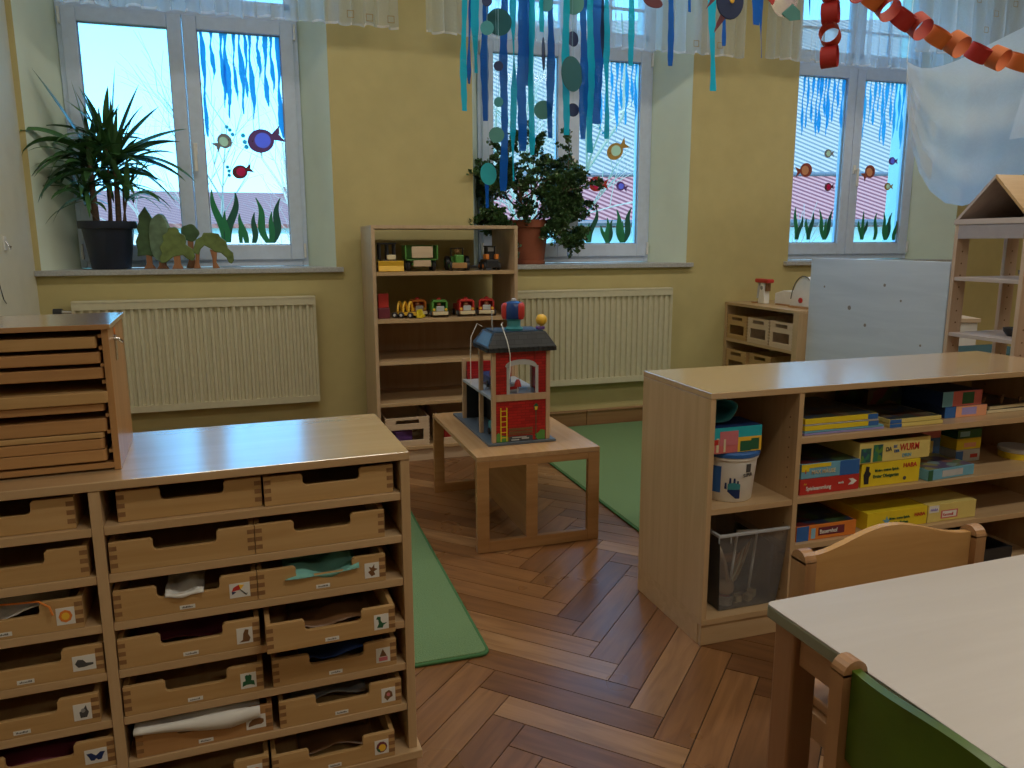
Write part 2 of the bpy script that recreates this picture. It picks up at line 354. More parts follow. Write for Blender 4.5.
streaks(803, 846, 75.5, 79, [(.04, 60, 3), (.14, 52, 3), (.25, 46, 3.4), (.36, 60, 3), (.44, 56, 5), (.54, 40, 3), (.62, 58, 5), (.74, 44, 3), (.84, 34, 3.6), (.95, 50, 4)], 'blue painted water dripping down the left pane of the right window', 4)
streaks(865, 907, 80.8, 83.4, [(.04, 58, 3.6), (.16, 42, 3), (.26, 44, 4), (.36, 30, 3), (.46, 60, 4), (.54, 64, 5), (.66, 44, 3.6), (.76, 56, 3.6), (.86, 48, 4), (.95, 66, 4.6)], 'blue painted water dripping down the right pane of the right window', 5)

# fish, bubbles and seaweed cut from card, stuck on the panes
def fish(x, y, rx, ry, ang, body, patch, label):
    Yg = GY+.0105; k = .00625
    t = thing('fish_cutout', label, 'fish decoration', at(x, y, Yg), 0, 'card fish on the window panes')
    a = R(ang); ca, sa = math.cos(a), math.sin(a)
    rot = lambda u, v: (k*(u*ca-v*sa), k*(u*sa+v*ca))
    el = [rot(rx*math.cos(i*math.pi/14), ry*math.sin(i*math.pi/14)) for i in range(28)]
    ins = [rot(rx*.14+rx*.60*math.cos(i*math.pi/14), ry*.66*math.sin(i*math.pi/14)) for i in range(28)]; V = [(p[0], y_, p[1]) for y_ in (-.0012, .0008) for L_ in (el, ins) for p in L_]
    Fb = []
    for i in range(28):
        j = (i+1) % 28; Fb += [(i, j, 28+j, 28+i), (56+i, 84+i, 84+j, 56+j), (i, 56+i, 56+j, j), (28+i, 28+j, 84+j, 84+i)]
    obj('fish_body', MB().add(V, Fb), M[body], t)
    obj('fish_tail', MB().prism([rot(rx*.8, ry*.18), rot(rx*1.75, ry*.75), rot(rx*1.45, 0), rot(rx*1.75, -ry*.75), rot(rx*.8, -ry*.18)], -.0009, .0006, 'y'), M[body], t)
    pe = ins
    obj('belly_patch', MB().prism(pe, -.0006, -.0002, 'y'), M[patch+'_tissue'], t)
    ex, ez = rot(-rx*.6, ry*.2)
    obj('eye', MB().prism([(ex+.0035*math.cos(i), ez+.0035*math.sin(i)) for i in (0, 1, 2, 3, 4, 5)], -.0022, -.0013, 'y'), M['black'], t)
M['lilac'] = mat('lilac_card', (.35, .32, .70), .5); M['hotpink'] = mat('hot_pink_card', (.75, .06, .16), .5); M['peach'] = mat('peach_card', (.8, .38, .22), .5)
for k_, c_ in (('lilac', (.42, .36, .75)), ('hotpink', (.9, .06, .15)), ('peach', (.95, .40, .2)), ('cream', (.85, .75, .5)), ('lightblue', (.15, .6, .7))): M[k_+'_tissue'] = sheer(k_+'_tissue', c_, .97, .75)
M['olive'] = mat('ochre_card', (.50, .30, .06), .5); M['rust'] = mat('rust_card', (.35, .07, .04), .5)
fish(261, 141, 11.5, 10, 20, 'purple', 'lilac', 'purple and lilac card fish, largest on the left window')
fish(224.5, 141, 6, 6.3, 215, 'grey', 'cream', 'small grey card fish pointing up on the left window')
fish(240, 172, 6.6, 5.8, 20, 'maroon', 'hotpink', 'red card fish below the purple one on the left window')
fish(615, 151.5, 9.5, 8, 35, 'olive', 'cream', 'ochre card fish on the middle window')
fish(596, 184, 8, 7.5, 0, 'red', 'hotpink', 'round red card fish half hidden behind the bushy plant')
fish(620.5, 186, 5, 4.6, -20, 'purple', 'lilac', 'small lilac card fish at the lower right of the middle window')
fish(806, 170, 8, 7.6, 190, 'rust', 'peach', 'rust and peach card fish on the left pane of the right window')
fish(828, 153.5, 4.8, 4.6, 0, 'grey', 'cream', 'tiny cream card fish on the left pane of the right window')
fish(828, 187, 4.8, 4.6, 5, 'maroon', 'hotpink', 'small crimson card fish on the left pane of the right window')
fish(870, 171.5, 7, 7.4, 215, 'rust', 'peach', 'orange card fish pointing up on the right pane of the right window')
fish(892, 161, 4.8, 4.4, 0, 'purple', 'lilac', 'tiny violet card fish on the right pane of the right window')
fish(887.5, 186.5, 4.6, 4.2, 0, 'olive', 'cream', 'tiny olive and cream card fish on the right pane of the right window')
def bubble(x, y, r_, label):
    c = at(x, y, GY+.0105); k = .00625
    solo('bubble_cutout', MB().prism([(k*r_*math.cos(i*math.pi/8), k*r_*math.sin(i*math.pi/8)) for i in range(16)], 0, .0008, 'y'), M['lightblue_tissue'], label, 'bubble decoration', loc=c, group=label)
for p in ((226.8, 127), (229.8, 130), (232.6, 134.5)): bubble(*p, 1.6, 'pale blue paper bubbles rising over the small grey fish')
for p in ((243, 135.5), (244.8, 142), (246.5, 147)): bubble(*p, 1.9, 'pale blue paper bubbles in front of the purple fish')
for p in ((227.5, 167), (229, 171), (229.3, 175.3)): bubble(*p, 1.5, 'pale blue paper bubbles in front of the red fish')
for p in ((600, 128), (603, 133)): bubble(*p, 1.3, 'pale blue paper bubbles over the ochre fish')
def weed(px, py, h, fr, mats, label):
    """fr: fronds (lean px, height px, bend)"""
    Yg = GY+.0095; k = .00625; t = thing('seaweed_cutout', label, 'seaweed decoration', at(px, py, Yg), 0, 'card seaweed along the bottom of the panes')
    for i, (x0, lean, hh, bend, w_) in enumerate(fr):
        L_, R_ = [], []
        for s in range(13):
            q = s/12; x = x0+lean*(q**.8)+bend*math.sin(q*6.3); z = q*hh; ww = w_*(1-.85*q**3)*(.75+.3*math.sin(q*3.1))
            L_.append((k*(x-ww*1.35), k*z)); R_.append((k*(x+ww*1.35), k*z))
        obj('frond', MB().prism(L_+R_[::-1], -.0006*i, .0007-.0006*i, 'y'), mats[i % 2], t)
gm = [mat('green_card', (.02, .26, .11), .55), mat('dark_green_card', (.012, .13, .09), .55)]
weed(226, 242.5, 0, [(0, -9, 46, 1.5, 2.6), (1.5, 9, 44, -2, 2.8), (1, 0, 28, 1, 1.8)], gm, 'green card seaweed with two tall fronds, leftmost on the left window')
weed(247, 243, 0, [(0, -5, 26, .8, 2), (6, 2, 27, 1, 2), (-5, 0, 20, 0, 1.4)], gm, 'short green card seaweed in the middle of the left window')
weed(270, 243, 0, [(-1, -9, 40, -2, 2.4), (2, 9, 40, 2, 2.5), (1, 2, 28, .6, 2)], gm, 'green card seaweed rightmost on the left window')
weed(588, 242.5, 0, [(0, -8, 20, 1, 2), (1, 8, 35, -2, 2.4), (0, 1, 20, .5, 1.6)], gm, 'green card seaweed leftmost on the middle window')
weed(607.5, 243, 0, [(0, -8, 18, .5, 2), (0, 5, 24, 1, 2.2), (0, -1, 26, -1, 1.8)], gm, 'small green card seaweed in the middle of the middle window')
weed(622, 242.5, 0, [(0, -7, 34, -1.5, 2.4), (1, 9, 36, 2, 2.6), (0, 0, 22, .4, 1.8)], gm, 'forked green card seaweed rightmost on the middle window')
weed(796, 239.5, 0, [(0, -3, 36, 1, 2), (1, 6, 26, -1, 2)], gm, 'green card seaweed beside the wall edge on the right window')
weed(808, 239.7, 0, [(0, -4, 24, 1, 2), (0, 5, 30, -1, 2.2)], gm, 'green card seaweed second from the left on the right window')
weed(824, 239.8, 0, [(0, -9, 34, -1, 2), (0, 9, 34, 1, 2.2), (0, 1, 24, 0, 1.7)], gm, 'forked green card seaweed by the centre joint of the right window')
weed(861.5, 239.7, 0, [(0, -6, 22, 1, 2), (0, 6, 22, -1, 2.2), (0, 0, 33, 0, 1.7)], gm, 'green card seaweed just right of the centre joint of the right window')
weed(874, 239.8, 0, [(0, 1, 31, 1.5, 2)], gm, 'single wavy green card frond on the right window')
weed(885, 240, 0, [(0, -5, 32, -1, 2), (0, 7, 32, 1.5, 2.2), (0, 1, 20, 0, 1.7)], gm, 'dark green forked card seaweed near the right edge of the right window')
weed(893.5, 240, 0, [(0, 2, 22, -1, 2)], gm, 'short green card frond at the far right of the right window')

# radiators
def radiator(x0, x1, label, valve=True):
    t = thing('radiator', label, 'radiator', (x0, 4.30, .277), 0); W_ = x1-x0; H_ = .583
    p = MB(); n = int(W_/.0366); st = W_/n
    pts = []
    for i in range(n):
        a = i*st; pts += [(a, -.0), (a+st*.18, 0), (a+st*.30, .013), (a+st*.70, .013), (a+st*.82, 0)]
    pts += [(W_, 0)]; pts = [(x, .004+(-y if False else y)) for x, y in pts]
    p.prism(pts+[(W_, .03), (0, .03)], .035, H_-.045, 'z')
    p.box(0, 0, 0, W_, .03, .035).box(0, 0, H_-.045, W_, .03, H_-.012)
    obj('front_panel', p, M['radiator'], t, bevel=0)
    obj('top_grille', MB().box(-.004, -.002, H_-.012, W_+.004, .062, H_), M['radiator'], t, bevel=.003)
    obj('side_panel', MB().box(-.006, 0, .004, 0, .062, H_), M['radiator'], t)
    obj('side_panel', MB().box(W_, 0, .004, W_+.006, .062, H_), M['radiator'], t)
    obj('bracket', MB().box(.2, .03, .05, .24, .079, .5).box(W_-.24, .03, .05, W_-.2, .079, .5), M['radiator'], t)
    if valve:
        v = MB().tube([(-.09, .02, H_-.055), (-.05, .02, H_-.055)], .021, 14)
        v2 = MB().tube([(-.05, .02, H_-.055), (-.006, .02, H_-.055)], [.014, .009], 12).tube([(-.03, .02, H_-.055), (-.03, .079, H_-.055)], .008)
        obj('valve_knob', v, M['black'], t, smooth=True); obj('valve_fitting', v2, M['chrome'], t, smooth=True)
radiator(-.905, .2615, 'cream ribbed radiator on the yellow wall under the left window')
radiator(1.335, 2.446, 'cream ribbed radiator under the middle window, right of the tall toy shelf', False)

# rugs
def rug(x0, y0, x1, y1, label):
    t = thing('rug', label, 'rug', (x0, y0, 0)); a, b_ = x1-x0, y1-y0; r_ = .03
    def rr(i):
        o = []; 
        for cx, cy, s in ((r_, r_, 180), (a-r_, r_, 270), (a-r_, b_-r_, 0), (r_, b_-r_, 90)):
            o += [(cx+(r_-i)*math.cos(R(s+k*15)), cy+(r_-i)*math.sin(R(s+k*15))) for k in range(7)]
        return o
    obj('binding', MB().prism(rr(0), .0012, .009, 'z'), M['rug_edge'], t, bevel=.003)
    obj('pile', MB().prism(rr(.010), .0012, .0115, 'z'), M['rug'], t, bevel=.002)
rug(-.95, 1.91, .553, 3.2, 'green rug on the parquet behind the drawer cabinet, left of the step bench')
rug(1.375, 2.45, 2.79, 4.33, 'green rug under the middle window, right of the step bench')

# fill lamps added at the ceiling to brighten the room (above the frame)
for (lx, ly) in FILL_LAMPS:
    t = thing('added_fill_lamp', 'long white fill lamp added over the room, out of view', 'lamp', (lx, ly, CZ), 0, 'added fill lamps')
    obj('housing', MB().box(-.65, -.12, -.06, .65, .12, 0), M['white'], t, bevel=.005)
    area_light('fill_light', (lx, ly, CZ-.075), (0, 0, 0), 1.25, .22, FILL_POWER[FILL_LAMPS.index((lx, ly))], (1, .91, .76)).parent = None
# ---------------------------------------------------------------- drawer-tray cabinet, front left
LCX, LCY, LCR = .252, 1.436, R(2.64)
LM = Matrix.Translation((LCX, LCY, 0)) @ Matrix.Rotation(LCR, 4, 'Z')
def LP(x, y, z): return LM @ Vector((x, y, z))
T = thing('tray_cabinet', 'beech cabinet with rows of wooden trays, front left of the room', 'cabinet', (LCX, LCY, 0), LCR)
xL, D_ = -1.098, .36
obj('top', MB().box(xL, -.002, .732, .001, D_, .748), M['top'], T, bevel=.0015)
for x in (-.018, -.557, xL): obj('side_panel' if x != -.557 else 'divider', MB().box(x, 0, .1065, x+.018, D_, .7315), M['beech_z'], T, bevel=.001)
obj('back_panel', MB().box(xL+.018, D_-.008, .1065, -.018, D_-.001, .7315), M['beech_z'], T)
obj('bottom_board', MB().box(xL-.006, -.012, .088, .008, D_, .106), M['beech_x'], T, bevel=.0015)
obj('plinth', MB().box(xL, .004, .0005, 0, .02, .0875).box(xL, .02, .0005, xL+.016, D_, .0875).box(-.016, .02, .0005, 0, D_, .0875), M['beech_x'], T, bevel=.001)
SH = [.666, .578, .487, .395, .302, .211]
for z in SH:
    for a, b_ in ((-.5385, -.0185), (xL+.0185, -.5575)): obj('shelf', MB().box(a, .002, z-.0155, b_, D_-.009, z), M['beech_x'], T, bevel=.001)

LEV = SH + [.1065]
def poly_at(pts, cx, cz, s): return [(cx+x*s, cz+z*s) for x, z in pts]
def circ(cx, cz, r_, n=10, e=1): return [(cx+r_*math.cos(i*2*math.pi/n), cz+e*r_*math.sin(i*2*math.pi/n)) for i in range(n)]
KS = 1.16
PICS = {   # outlines in a -1..1 square: (material, outline)
 'umbrella': [('red', [(-.9, -.1), (-.7, .5), (-.1, .9), (.1, .1)]), ('yellow', [(-.1, .9), (.5, .8), (.1, .1)]), ('navy', [(-.9, -.1), (-.85, -.6), (-.4, -.2)]), ('darkgrey', [(.05, .2), (.7, -.7), (.85, -.5), (.75, -.85), (.6, -.75), (-.02, .15)])],
 'leaf': [('brown', [(-.1, -.9), (-.6, -.2), (-.2, 0), (-.5, .6), (0, .4), (.4, .9), (.4, .3), (.9, .1), (.3, -.2), (.5, -.7)])],
 'bear': [('brown', [(-.8, -.9), (-.3, -.6), (-.2, .3), (.1, .9), (.6, .8), (.5, .2), (.8, -.4), (.6, -.9)])],
 'dinosaur': [('darkgreen', [(-.7, -.8), (-.4, -.2), (-.5, .4), (-.8, .5), (-.6, .9), (-.1, .8), (-.1, .2), (.2, -.2), (.9, -.2), (.3, -.5), (.2, -.9)])],
 'frog': [('darkgreen', [(-.9, -.8), (-.8, -.1), (-.4, 0), (-.5, .7), (-.2, .9), (0, .75), (.2, .9), (.5, .7), (.4, 0), (.8, -.1), (.9, -.8), (.3, -.6), (-.3, -.6)])],
 'tree': [('brown', [(-.6, -.2), (-.1, .9), (0, .9), (.6, -.2)]), ('pink', [(-.7, -.9), (-.7, -.3), (.7, -.3), (.7, -.9)])],
 'hedgehog': [('brown', [(-.9, -.7), (-.8, -.1), (-.3, .6), (.4, .6), (.9, .3), (.9, -.2), (.6, -.5), (0, -.5)])],
 'flower': [('brown', [(-.2, -.9), (-.7, -.3), (-.5, .5), (.1, .8), (.6, .4), (.7, -.3), (.2, -.5)]), ('pink', circ(0, .1, .3))],
 'ball': [('maroon', circ(0, 0, .9)), ('yellow', circ(.08, -.12, .6)), ('darkgreen', [(-.9, 0), (-.6, -.65), (-.2, -.85), (-.35, -.3)])],
 'sun': [('orange', circ(0, 0, .85, 8)), ('yellow', circ(0, 0, .5))],
 'bird': [('darkgrey', [(-.9, 0), (-.6, .6), (-.1, .5), (.2, 0), (.9, -.1), (.9, -.4), (0, -.6), (-.6, -.6)])],
 'mouse': [('darkgrey', [(-.3, -.8), (-.4, 0), (.1, .3), (.5, .9), (.6, .3), (.8, -.1), (.5, -.8)]), ('grey', circ(.1, .2, .3))],
 'butterfly': [('navy', [(-.95, .55), (-.45, .6), (0, .1), (.45, .6), (.95, .55), (.7, -.05), (.55, -.6), (.2, -.65), (0, -.35), (-.2, -.65), (-.55, -.6), (-.7, -.05)])],
 'shell': [('orange', [(-.7, -.7), (-.4, .3), (.2, .7), (.7, .5), (.1, .2), (-.1, -.7)])]}
def tray(x0, lev, y0, pic, label, tone='tray', labelled=True, w=.241, h=.056):
    z0 = LEV[lev]+.0006; P = LP(x0, y0, z0)
    t = thing('wooden_tray', label, 'tray', P, LCR, 'wooden trays in the beech cabinet')
    th = .009; nl, nr, nd, r_ = w*.29, w*.73, .023, .007
    pr = [(0, 0), (w, 0), (w, h), (nr+.004, h), (nr, h-.004), (nr, h-nd+r_), (nr-r_*.3, h-nd+r_*.3), (nr-r_, h-nd), (nl+r_, h-nd), (nl+r_*.3, h-nd+r_*.3), (nl, h-nd+r_), (nl, h-.004), (nl-.004, h), (0, h)]
    mt = M[tone+'_x']
    obj('front', MB().prism(pr, 0, th, 'y'), mt, t, bevel=.0008)
    dp = .30
    obj('body', MB().box(0, th, 0, th, dp, h).box(w-th, th, 0, w, dp, h).box(th, dp-th, 0, w-th, dp, h).box(th, th, .001, w-th, dp-th, .006), M[tone+'_y'], t, bevel=.0006)
    for sx_ in (0, w-.0125):
        j = MB()
        for q in range(3): z = h*(.17+.28*q); j.box(sx_, -.0004, z, sx_+.0125, .0005, z+h*.15)
        obj('finger_joints', j, M['joint'], t)
    if labelled:
        c = obj('name_label', MB().box(w*.44, -.0006, .005, w*.44+.026, 0, .0125), M['paper'], t)
        s = MB(); rr = random.Random(hash_(label)); x = w*.44+.004
        while x < w*.44+.021:
            a = rr.uniform(.0008, .002); s.box(x, -.0009, .0072, x+a, -.0006, .0072+rr.choice((.002, .0032))); x += a+.0007
        obj('handwriting', s, M['darkgrey'], c)
    if pic:
        cx, cz, s = w-.012-.0155, h*.46, .0125
        e = .72 if pic in ('butterfly', 'hedgehog', 'bird', 'umbrella') else 1
        hw = (.0155 if e < 1 else .0122)*KS
        if e < 1: s *= 1.05
        cx = w-.013-hw
        c = obj('picture_sticker', MB().box(cx-hw, -.0006, cz-KS*.0135*(.9 if e < 1 else 1), cx+hw, 0, cz+KS*.0135*(.9 if e < 1 else 1)), M['paper'], t)
        for i, (mm, ol) in enumerate(PICS[pic]):
            obj('emblem', MB().prism([(cx+x*hw*.88, cz+z*KS*.0118*(.9 if e < 1 else 1)) for x, z in ol], -.0010-.0002*i, -.0006, 'y'), M[mm], c)
    return t
def hash_(s): return sum(ord(c)*(i+1) for i, c in enumerate(s))
tray(-.517, 0, .016, None, 'plain wooden tray in the top row, left of the pair below the cabinet top', labelled=False)
tray(-.272, 0, .010, None, 'plain wooden tray at the top right corner of the cabinet', labelled=False)
tray(-.535, 1, .004, None, 'plain wooden tray in the second row, touching the middle divider', labelled=False)
tray(-.293, 1, .004, None, 'plain wooden tray in the second row, right of its twin', labelled=False)
tray(-.536, 2, .003, 'umbrella', 'wooden tray with a colourful umbrella sticker and crumpled white paper inside')
tray(-.294, 2, .003, 'leaf', 'wooden tray with a brown winged sticker and turquoise cloth spilling out')
tray(-.537, 3, .003, 'bear', 'wooden tray with a brown sitting animal sticker')
tray(-.286, 3, -.036, 'dinosaur', 'wooden tray with a green dinosaur sticker, pulled out a little')
tray(-.536, 4, .003, 'frog', 'wooden tray with a green frog sticker')
tray(-.278, 4, .003, 'tree', 'wooden tray with a brown and pink sticker and dark blue cloth inside')
tray(-.524, 5, .006, 'hedgehog', 'darker wooden tray with a hedgehog sticker under a drooping drawing', 'oak')
tray(-.270, 5, .004, 'flower', 'wooden tray with a mottled brown flower sticker and grey paper inside')
tray(-.536, 6, .003, 'shell', 'wooden tray with an orange curved sticker in the bottom row, by the divider')
tray(-.290, 6, -.010, 'ball', 'wooden tray with a round ball sticker in the bottom row')
tray(-.822, 0, .012, None, 'plain wooden tray in the top row at the left edge of the picture', labelled=False)
tray(-.809, 1, .006, None, 'plain wooden tray in the second row at the left edge of the picture', labelled=False)
tray(-.825, 2, .004, 'sun', 'wooden tray with an orange sun sticker and papers inside')
tray(-.801, 3, .003, 'bird', 'wooden tray with a grey bird sticker')
tray(-.816, 4, .003, 'mouse', 'wooden tray with a grey mouse sticker')
tray(-.799, 5, .003, 'butterfly', 'wooden tray with a dark butterfly sticker and red folder inside')
# what lies in the trays
def crumple(name, cx, cy, z, sx_, sy_, hgt, seed, mt, label, cat, drape=None, n=16):
    r_ = random.Random(seed); v = []; ph = [r_.uniform(0, 6) for _ in range(4)]
    for j in range(n+1):
        for i in range(n+1):
            u, w_ = i/n, j/n
            zz = hgt*(.45+.3*math.sin(ph[0]+u*8+w_*3)+.2*math.sin(ph[1]+w_*9-u*4)+r_.uniform(-.05, .05))
            x = cx+(u-.5)*sx_; y = cy+(w_-.5)*sy_; P = [x, y, z+max(0, zz)]
            if drape and y < drape[0]:
                k = drape[0]-y; P[1] = drape[0]-min(k, .004)-.002*math.sin(u*9+ph[2]); P[2] = drape[1]+.004-k*(1-.5*abs(u-drape[2])*2)
            v.append(LP(*P))
    f = [(j*(n+1)+i, j*(n+1)+i+1, (j+1)*(n+1)+i+1, (j+1)*(n+1)+i) for j in range(n) for i in range(n)]
    o = solo(name, MB().add(v, f), mt, label, cat, smooth=True)
    md = o.modifiers.new('thick', 'SOLIDIFY'); md.thickness = .0006
    return o
M['turqcloth'] = mat('turquoise_cloth', (.18, .46, .42), .8); M['bluecloth'] = mat('dark_blue_cloth', (.02, .05, .20), .9)
crumple('paper_sheet', -.42, .055, LEV[2]+.028, .065, .125, .016, 1, M['paper'], 'crumpled white paper hanging over the front of the umbrella tray', 'paper', (.002, LEV[2]+.036, .45))
crumple('cloth', -.175, .065, LEV[2]+.024, .14, .14, .026, 2, M['turqcloth'], 'turquoise cloth spilling over the front of a tray in the third row', 'cloth', (.002, LEV[2]+.036, .3))
crumple('cloth', -.15, .1, LEV[4]+.02, .15, .15, .026, 3, M['bluecloth'], 'dark blue cloth lying in the tray with the brown and pink sticker', 'cloth')
crumple('paper_sheet', -.415, .095, LEV[5]+.052, .22, .25, .010, 4, M['paper'], 'large white drawing drooping over the front of the hedgehog tray', 'paper', (.002, LEV[5]+.0575, .75))
crumple('paper_sheet', -.17, .12, LEV[5]+.018, .15, .16, .02, 5, M['grey'], 'grey paper lying in the tray with the flower sticker', 'paper')
crumple('paper_sheet', -.43, .12, LEV[3]+.014, .18, .16, .02, 6, M['maroon'], 'dark red paper lying in the tray with the sitting animal sticker', 'paper')
crumple('paper_sheet', -.16, .1, LEV[3]+.012, .16, .18, .02, 7, M['brown'], 'brown paper lying in the pulled out dinosaur tray', 'paper')
crumple('paper_sheet', -.71, .12, LEV[2]+.025, .18, .2, .025, 8, M['paper'], 'white papers lying in the sun sticker tray', 'paper')
crumple('folder', -.70, .12, LEV[5]+.02, .17, .2, .012, 9, M['maroon'], 'dark red folder lying in the butterfly tray', 'folder')
crumple('paper_sheet', -.16, .12, LEV[6]+.012, .15, .18, .02, 10, M['brown'], 'brown paper lying in the tray with the ball sticker', 'paper')
st = [LP(-.73, .05, LEV[2]+.045), LP(-.68, .03, LEV[2]+.05), LP(-.65, .008, LEV[2]+.058), LP(-.632, -.004, LEV[2]+.05), LP(-.628, -.005, LEV[2]+.035)]
solo('ribbon', MB().tube(st, .0018, 6), M['orange'], 'orange ribbon hanging over the front of the sun sticker tray', 'ribbon')

# rack of flat boards standing on the cabinet
M['racktop'] = wood('rack_top', (.34, .17, .07), (.46, .25, .11), 'x', .2); b_ = M['racktop'].node_tree.nodes['Principled BSDF']; b_.inputs['Coat Weight'].default_value = 1; b_.inputs['Coat Roughness'].default_value = .15; b_.inputs['Coat IOR'].default_value = 1.85
RA = R(3.5); T = thing('board_rack', 'orange-brown wooden rack full of flat boards on top of the tray cabinet', 'rack', (-.261, 1.480, .7485), RA)
wd = .48; hh = .262; dd = .243
obj('side_panel', MB().prism([(0, 0), (dd, 0), (dd, hh-.009), (.0, hh-.009)], -.011, 0, 'x'), M['oak_z'], T, bevel=.001)
obj('side_panel', MB().prism([(0, 0), (dd, 0), (dd, hh-.009), (.0, hh-.009)], -wd, -wd+.011, 'x'), M['oak_z'], T, bevel=.001)
obj('top', MB().box(-wd-.002, -.006, hh-.009, .004, dd+.001, hh), M['racktop'], T, bevel=.001)
obj('base', MB().box(-wd+.011, .002, .004, -.011, dd, .014), M['oak_x'], T)
obj('back_panel', MB().box(-wd+.011, dd-.006, .014, -.011, dd, hh-.009), M['oak_x'], T)
rl = MB()
for z in (.04, .075, .105, .135, .165, .195, .225, .246): rl.box(-.017, .004, z-.008, -.011, dd-.01, z-.002)
obj('support_rails', rl, M['oak_y'], T)
ck = MB().tube([(.001, .075, hh-.035), (.008, .075, hh-.035), (.012, .09, hh-.042), (.010, .11, hh-.044)], .003, 6).box(.0, .078, hh-.075, .002, .098, hh-.03)
obj('clasp', ck, M['chrome'], T)
obj('peg', MB().wheel((.0006, .09, hh-.022), .007, .002), M['orange'], T)
BD = [(.990, .969, .281), (.962, .942, .277), (.935, .915, .274), (.893, .872, .270), (.871, .857, .278), (.844, .820, .277), (.8190, .8085, .283), (.8075, .7885, .284), (.7880, .7665, .282)]
nm = ['topmost', 'second from the top', 'third from the top', 'fourth from the top, sticking out furthest', 'fifth from the top', 'sixth from the top', 'thin one seventh from the top', 'second from the bottom', 'lowest']
for (z1, z0, xr), s in zip(BD, nm):
    a = -xr+.261; w_ = .42; r_ = .006
    o = [(a-w_, 0), (a-r_, 0), (a-r_*.3, r_*.3), (a, r_), (a, .22), (a-w_, .22)]
    P = Matrix.Translation((-.261, 1.480, 0)) @ Matrix.Rotation(RA, 4, 'Z') @ Vector((0, .002 if 'fourth' not in s else -.004, z0))
    solo('flat_board', MB().prism(o, 0, z1-z0-.0006, 'z'), M['oak_x'] if nm.index(s) % 3 else M['tray_x'], 'flat wooden board in the rack, '+s, 'board', loc=P, rotz=RA, group='flat boards in the rack', bevel=.0015)

# ---------------------------------------------------------------- game shelf, right
GX, GYY = 1.137, 1.768
T = thing('game_shelf', 'low wide beech shelf with board games, right of the room', 'shelf', (GX, GYY, 0), 0)
gw, gd = 1.380, .392
obj('top', MB().box(-.001, -.002, .7262, gw+.001, gd, .744), M['top'], T, bevel=.0015)
for x, nme in ((0, 'side_panel'), (gw-.018, 'side_panel'), (.287, 'divider')): obj(nme, MB().box(x, 0, .082 if nme != 'divider' else .0825, x+.016, gd, .7258), M['beech_z'], T, bevel=.001)
obj('back_panel', MB().box(.0165, gd-.007, .0825, gw-.0185, gd-.001, .7255), M['beech_z'], T)
obj('bottom_board', MB().box(0, -.001, .064, gw, gd, .0818), M['beech_x'], T, bevel=.001)
obj('plinth', MB().box(.003, .004, .0005, gw-.003, .02, .0638).box(.0005, .02, .0005, .016, gd, .0638).box(gw-.016, .02, .0005, gw, gd, .0638), M['beech_x'], T, bevel=.001)
for z in (.594, .414, .270): obj('shelf', MB().box(.3035, .002, z-.018, gw-.0185, gd-.008, z), M['beech_x'], T, bevel=.001)
obj('shelf', MB().box(.0165, .002, .394, .2865, gd-.008, .411), M['beech_x'], T, bevel=.001)
pnl = [o for o in T.children if o.name.startswith(('divider', 'side_panel'))]
for tgt, xx, zs in ((pnl[2], .2868, [.44+.03*i for i in range(8)] + [.12+.03*i for i in range(8)]), (pnl[1], gw-.0182, [.12+.03*i for i in range(18)])):
    ph = MB()
    for z in zs:
        for y in (.035, .33): ph.wheel((xx, y, z), .0028, .0008, n=8)
    obj('peg_holes', ph, M['brown'], tgt)

# table
TR = R(1.4); T = thing('low_table', 'low wooden table with a pale grey linoleum top, front right', 'table', (.750, .982, 0), TR)
def rrect(x0, y0, x1, y1, r_, n=6):
    o = []
    for cx, cy, s in ((x0+r_, y0+r_, 180), (x1-r_, y0+r_, 270), (x1-r_, y1-r_, 0), (x0+r_, y1-r_, 90)):
        o += [(cx+r_*math.cos(R(s+k*90/n)), cy+r_*math.sin(R(s+k*90/n))) for k in range(n+1)]
    return o
TL, TW = 1.15, .75
M['lino'] = wood('grey_linoleum', (.50, .45, .41), (.56, .51, .47), 'x', .38, 5, .5, 9)
M['lino_edge'] = mat('green_grey_edge', (.22, .22, .15), .45)
obj('tabletop', MB().prism(rrect(0, -TW, TL, 0, .012), .5675, .570, 'z'), M['lino'], T, bevel=.001)
obj('edge_band', MB().prism(rrect(-.0006, -TW-.0006, TL+.0006, .0006, .012), .547, .5673, 'z'), M['lino_edge'], T, bevel=.002)
M['leg'] = wood('table_leg_beech', (.30, .14, .065), (.38, .20, .10), 'z', .4)
M['legx'] = wood('table_apron_beech', (.34, .17, .08), (.44, .25, .13), 'y', .4)
for x, y in ((.012, -.06), (TL-.06, -.06), (.012, -TW+.012), (TL-.06, -TW+.012)): obj('leg', MB().box(x, y, .0005, x+.048, y+.048, .5468), M['leg'], T, bevel=.004)
for a in ((.061, -.046, TL-.061, -.026), (.061, -TW+.026, TL-.061, -TW+.046), (.022, -TW+.061, .042, -.061), (TL-.042, -TW+.061, TL-.022, -.061)):
    obj('apron', MB().box(a[0], a[1], .487, a[2], a[3], .5465), M['legx'], T, bevel=.002)

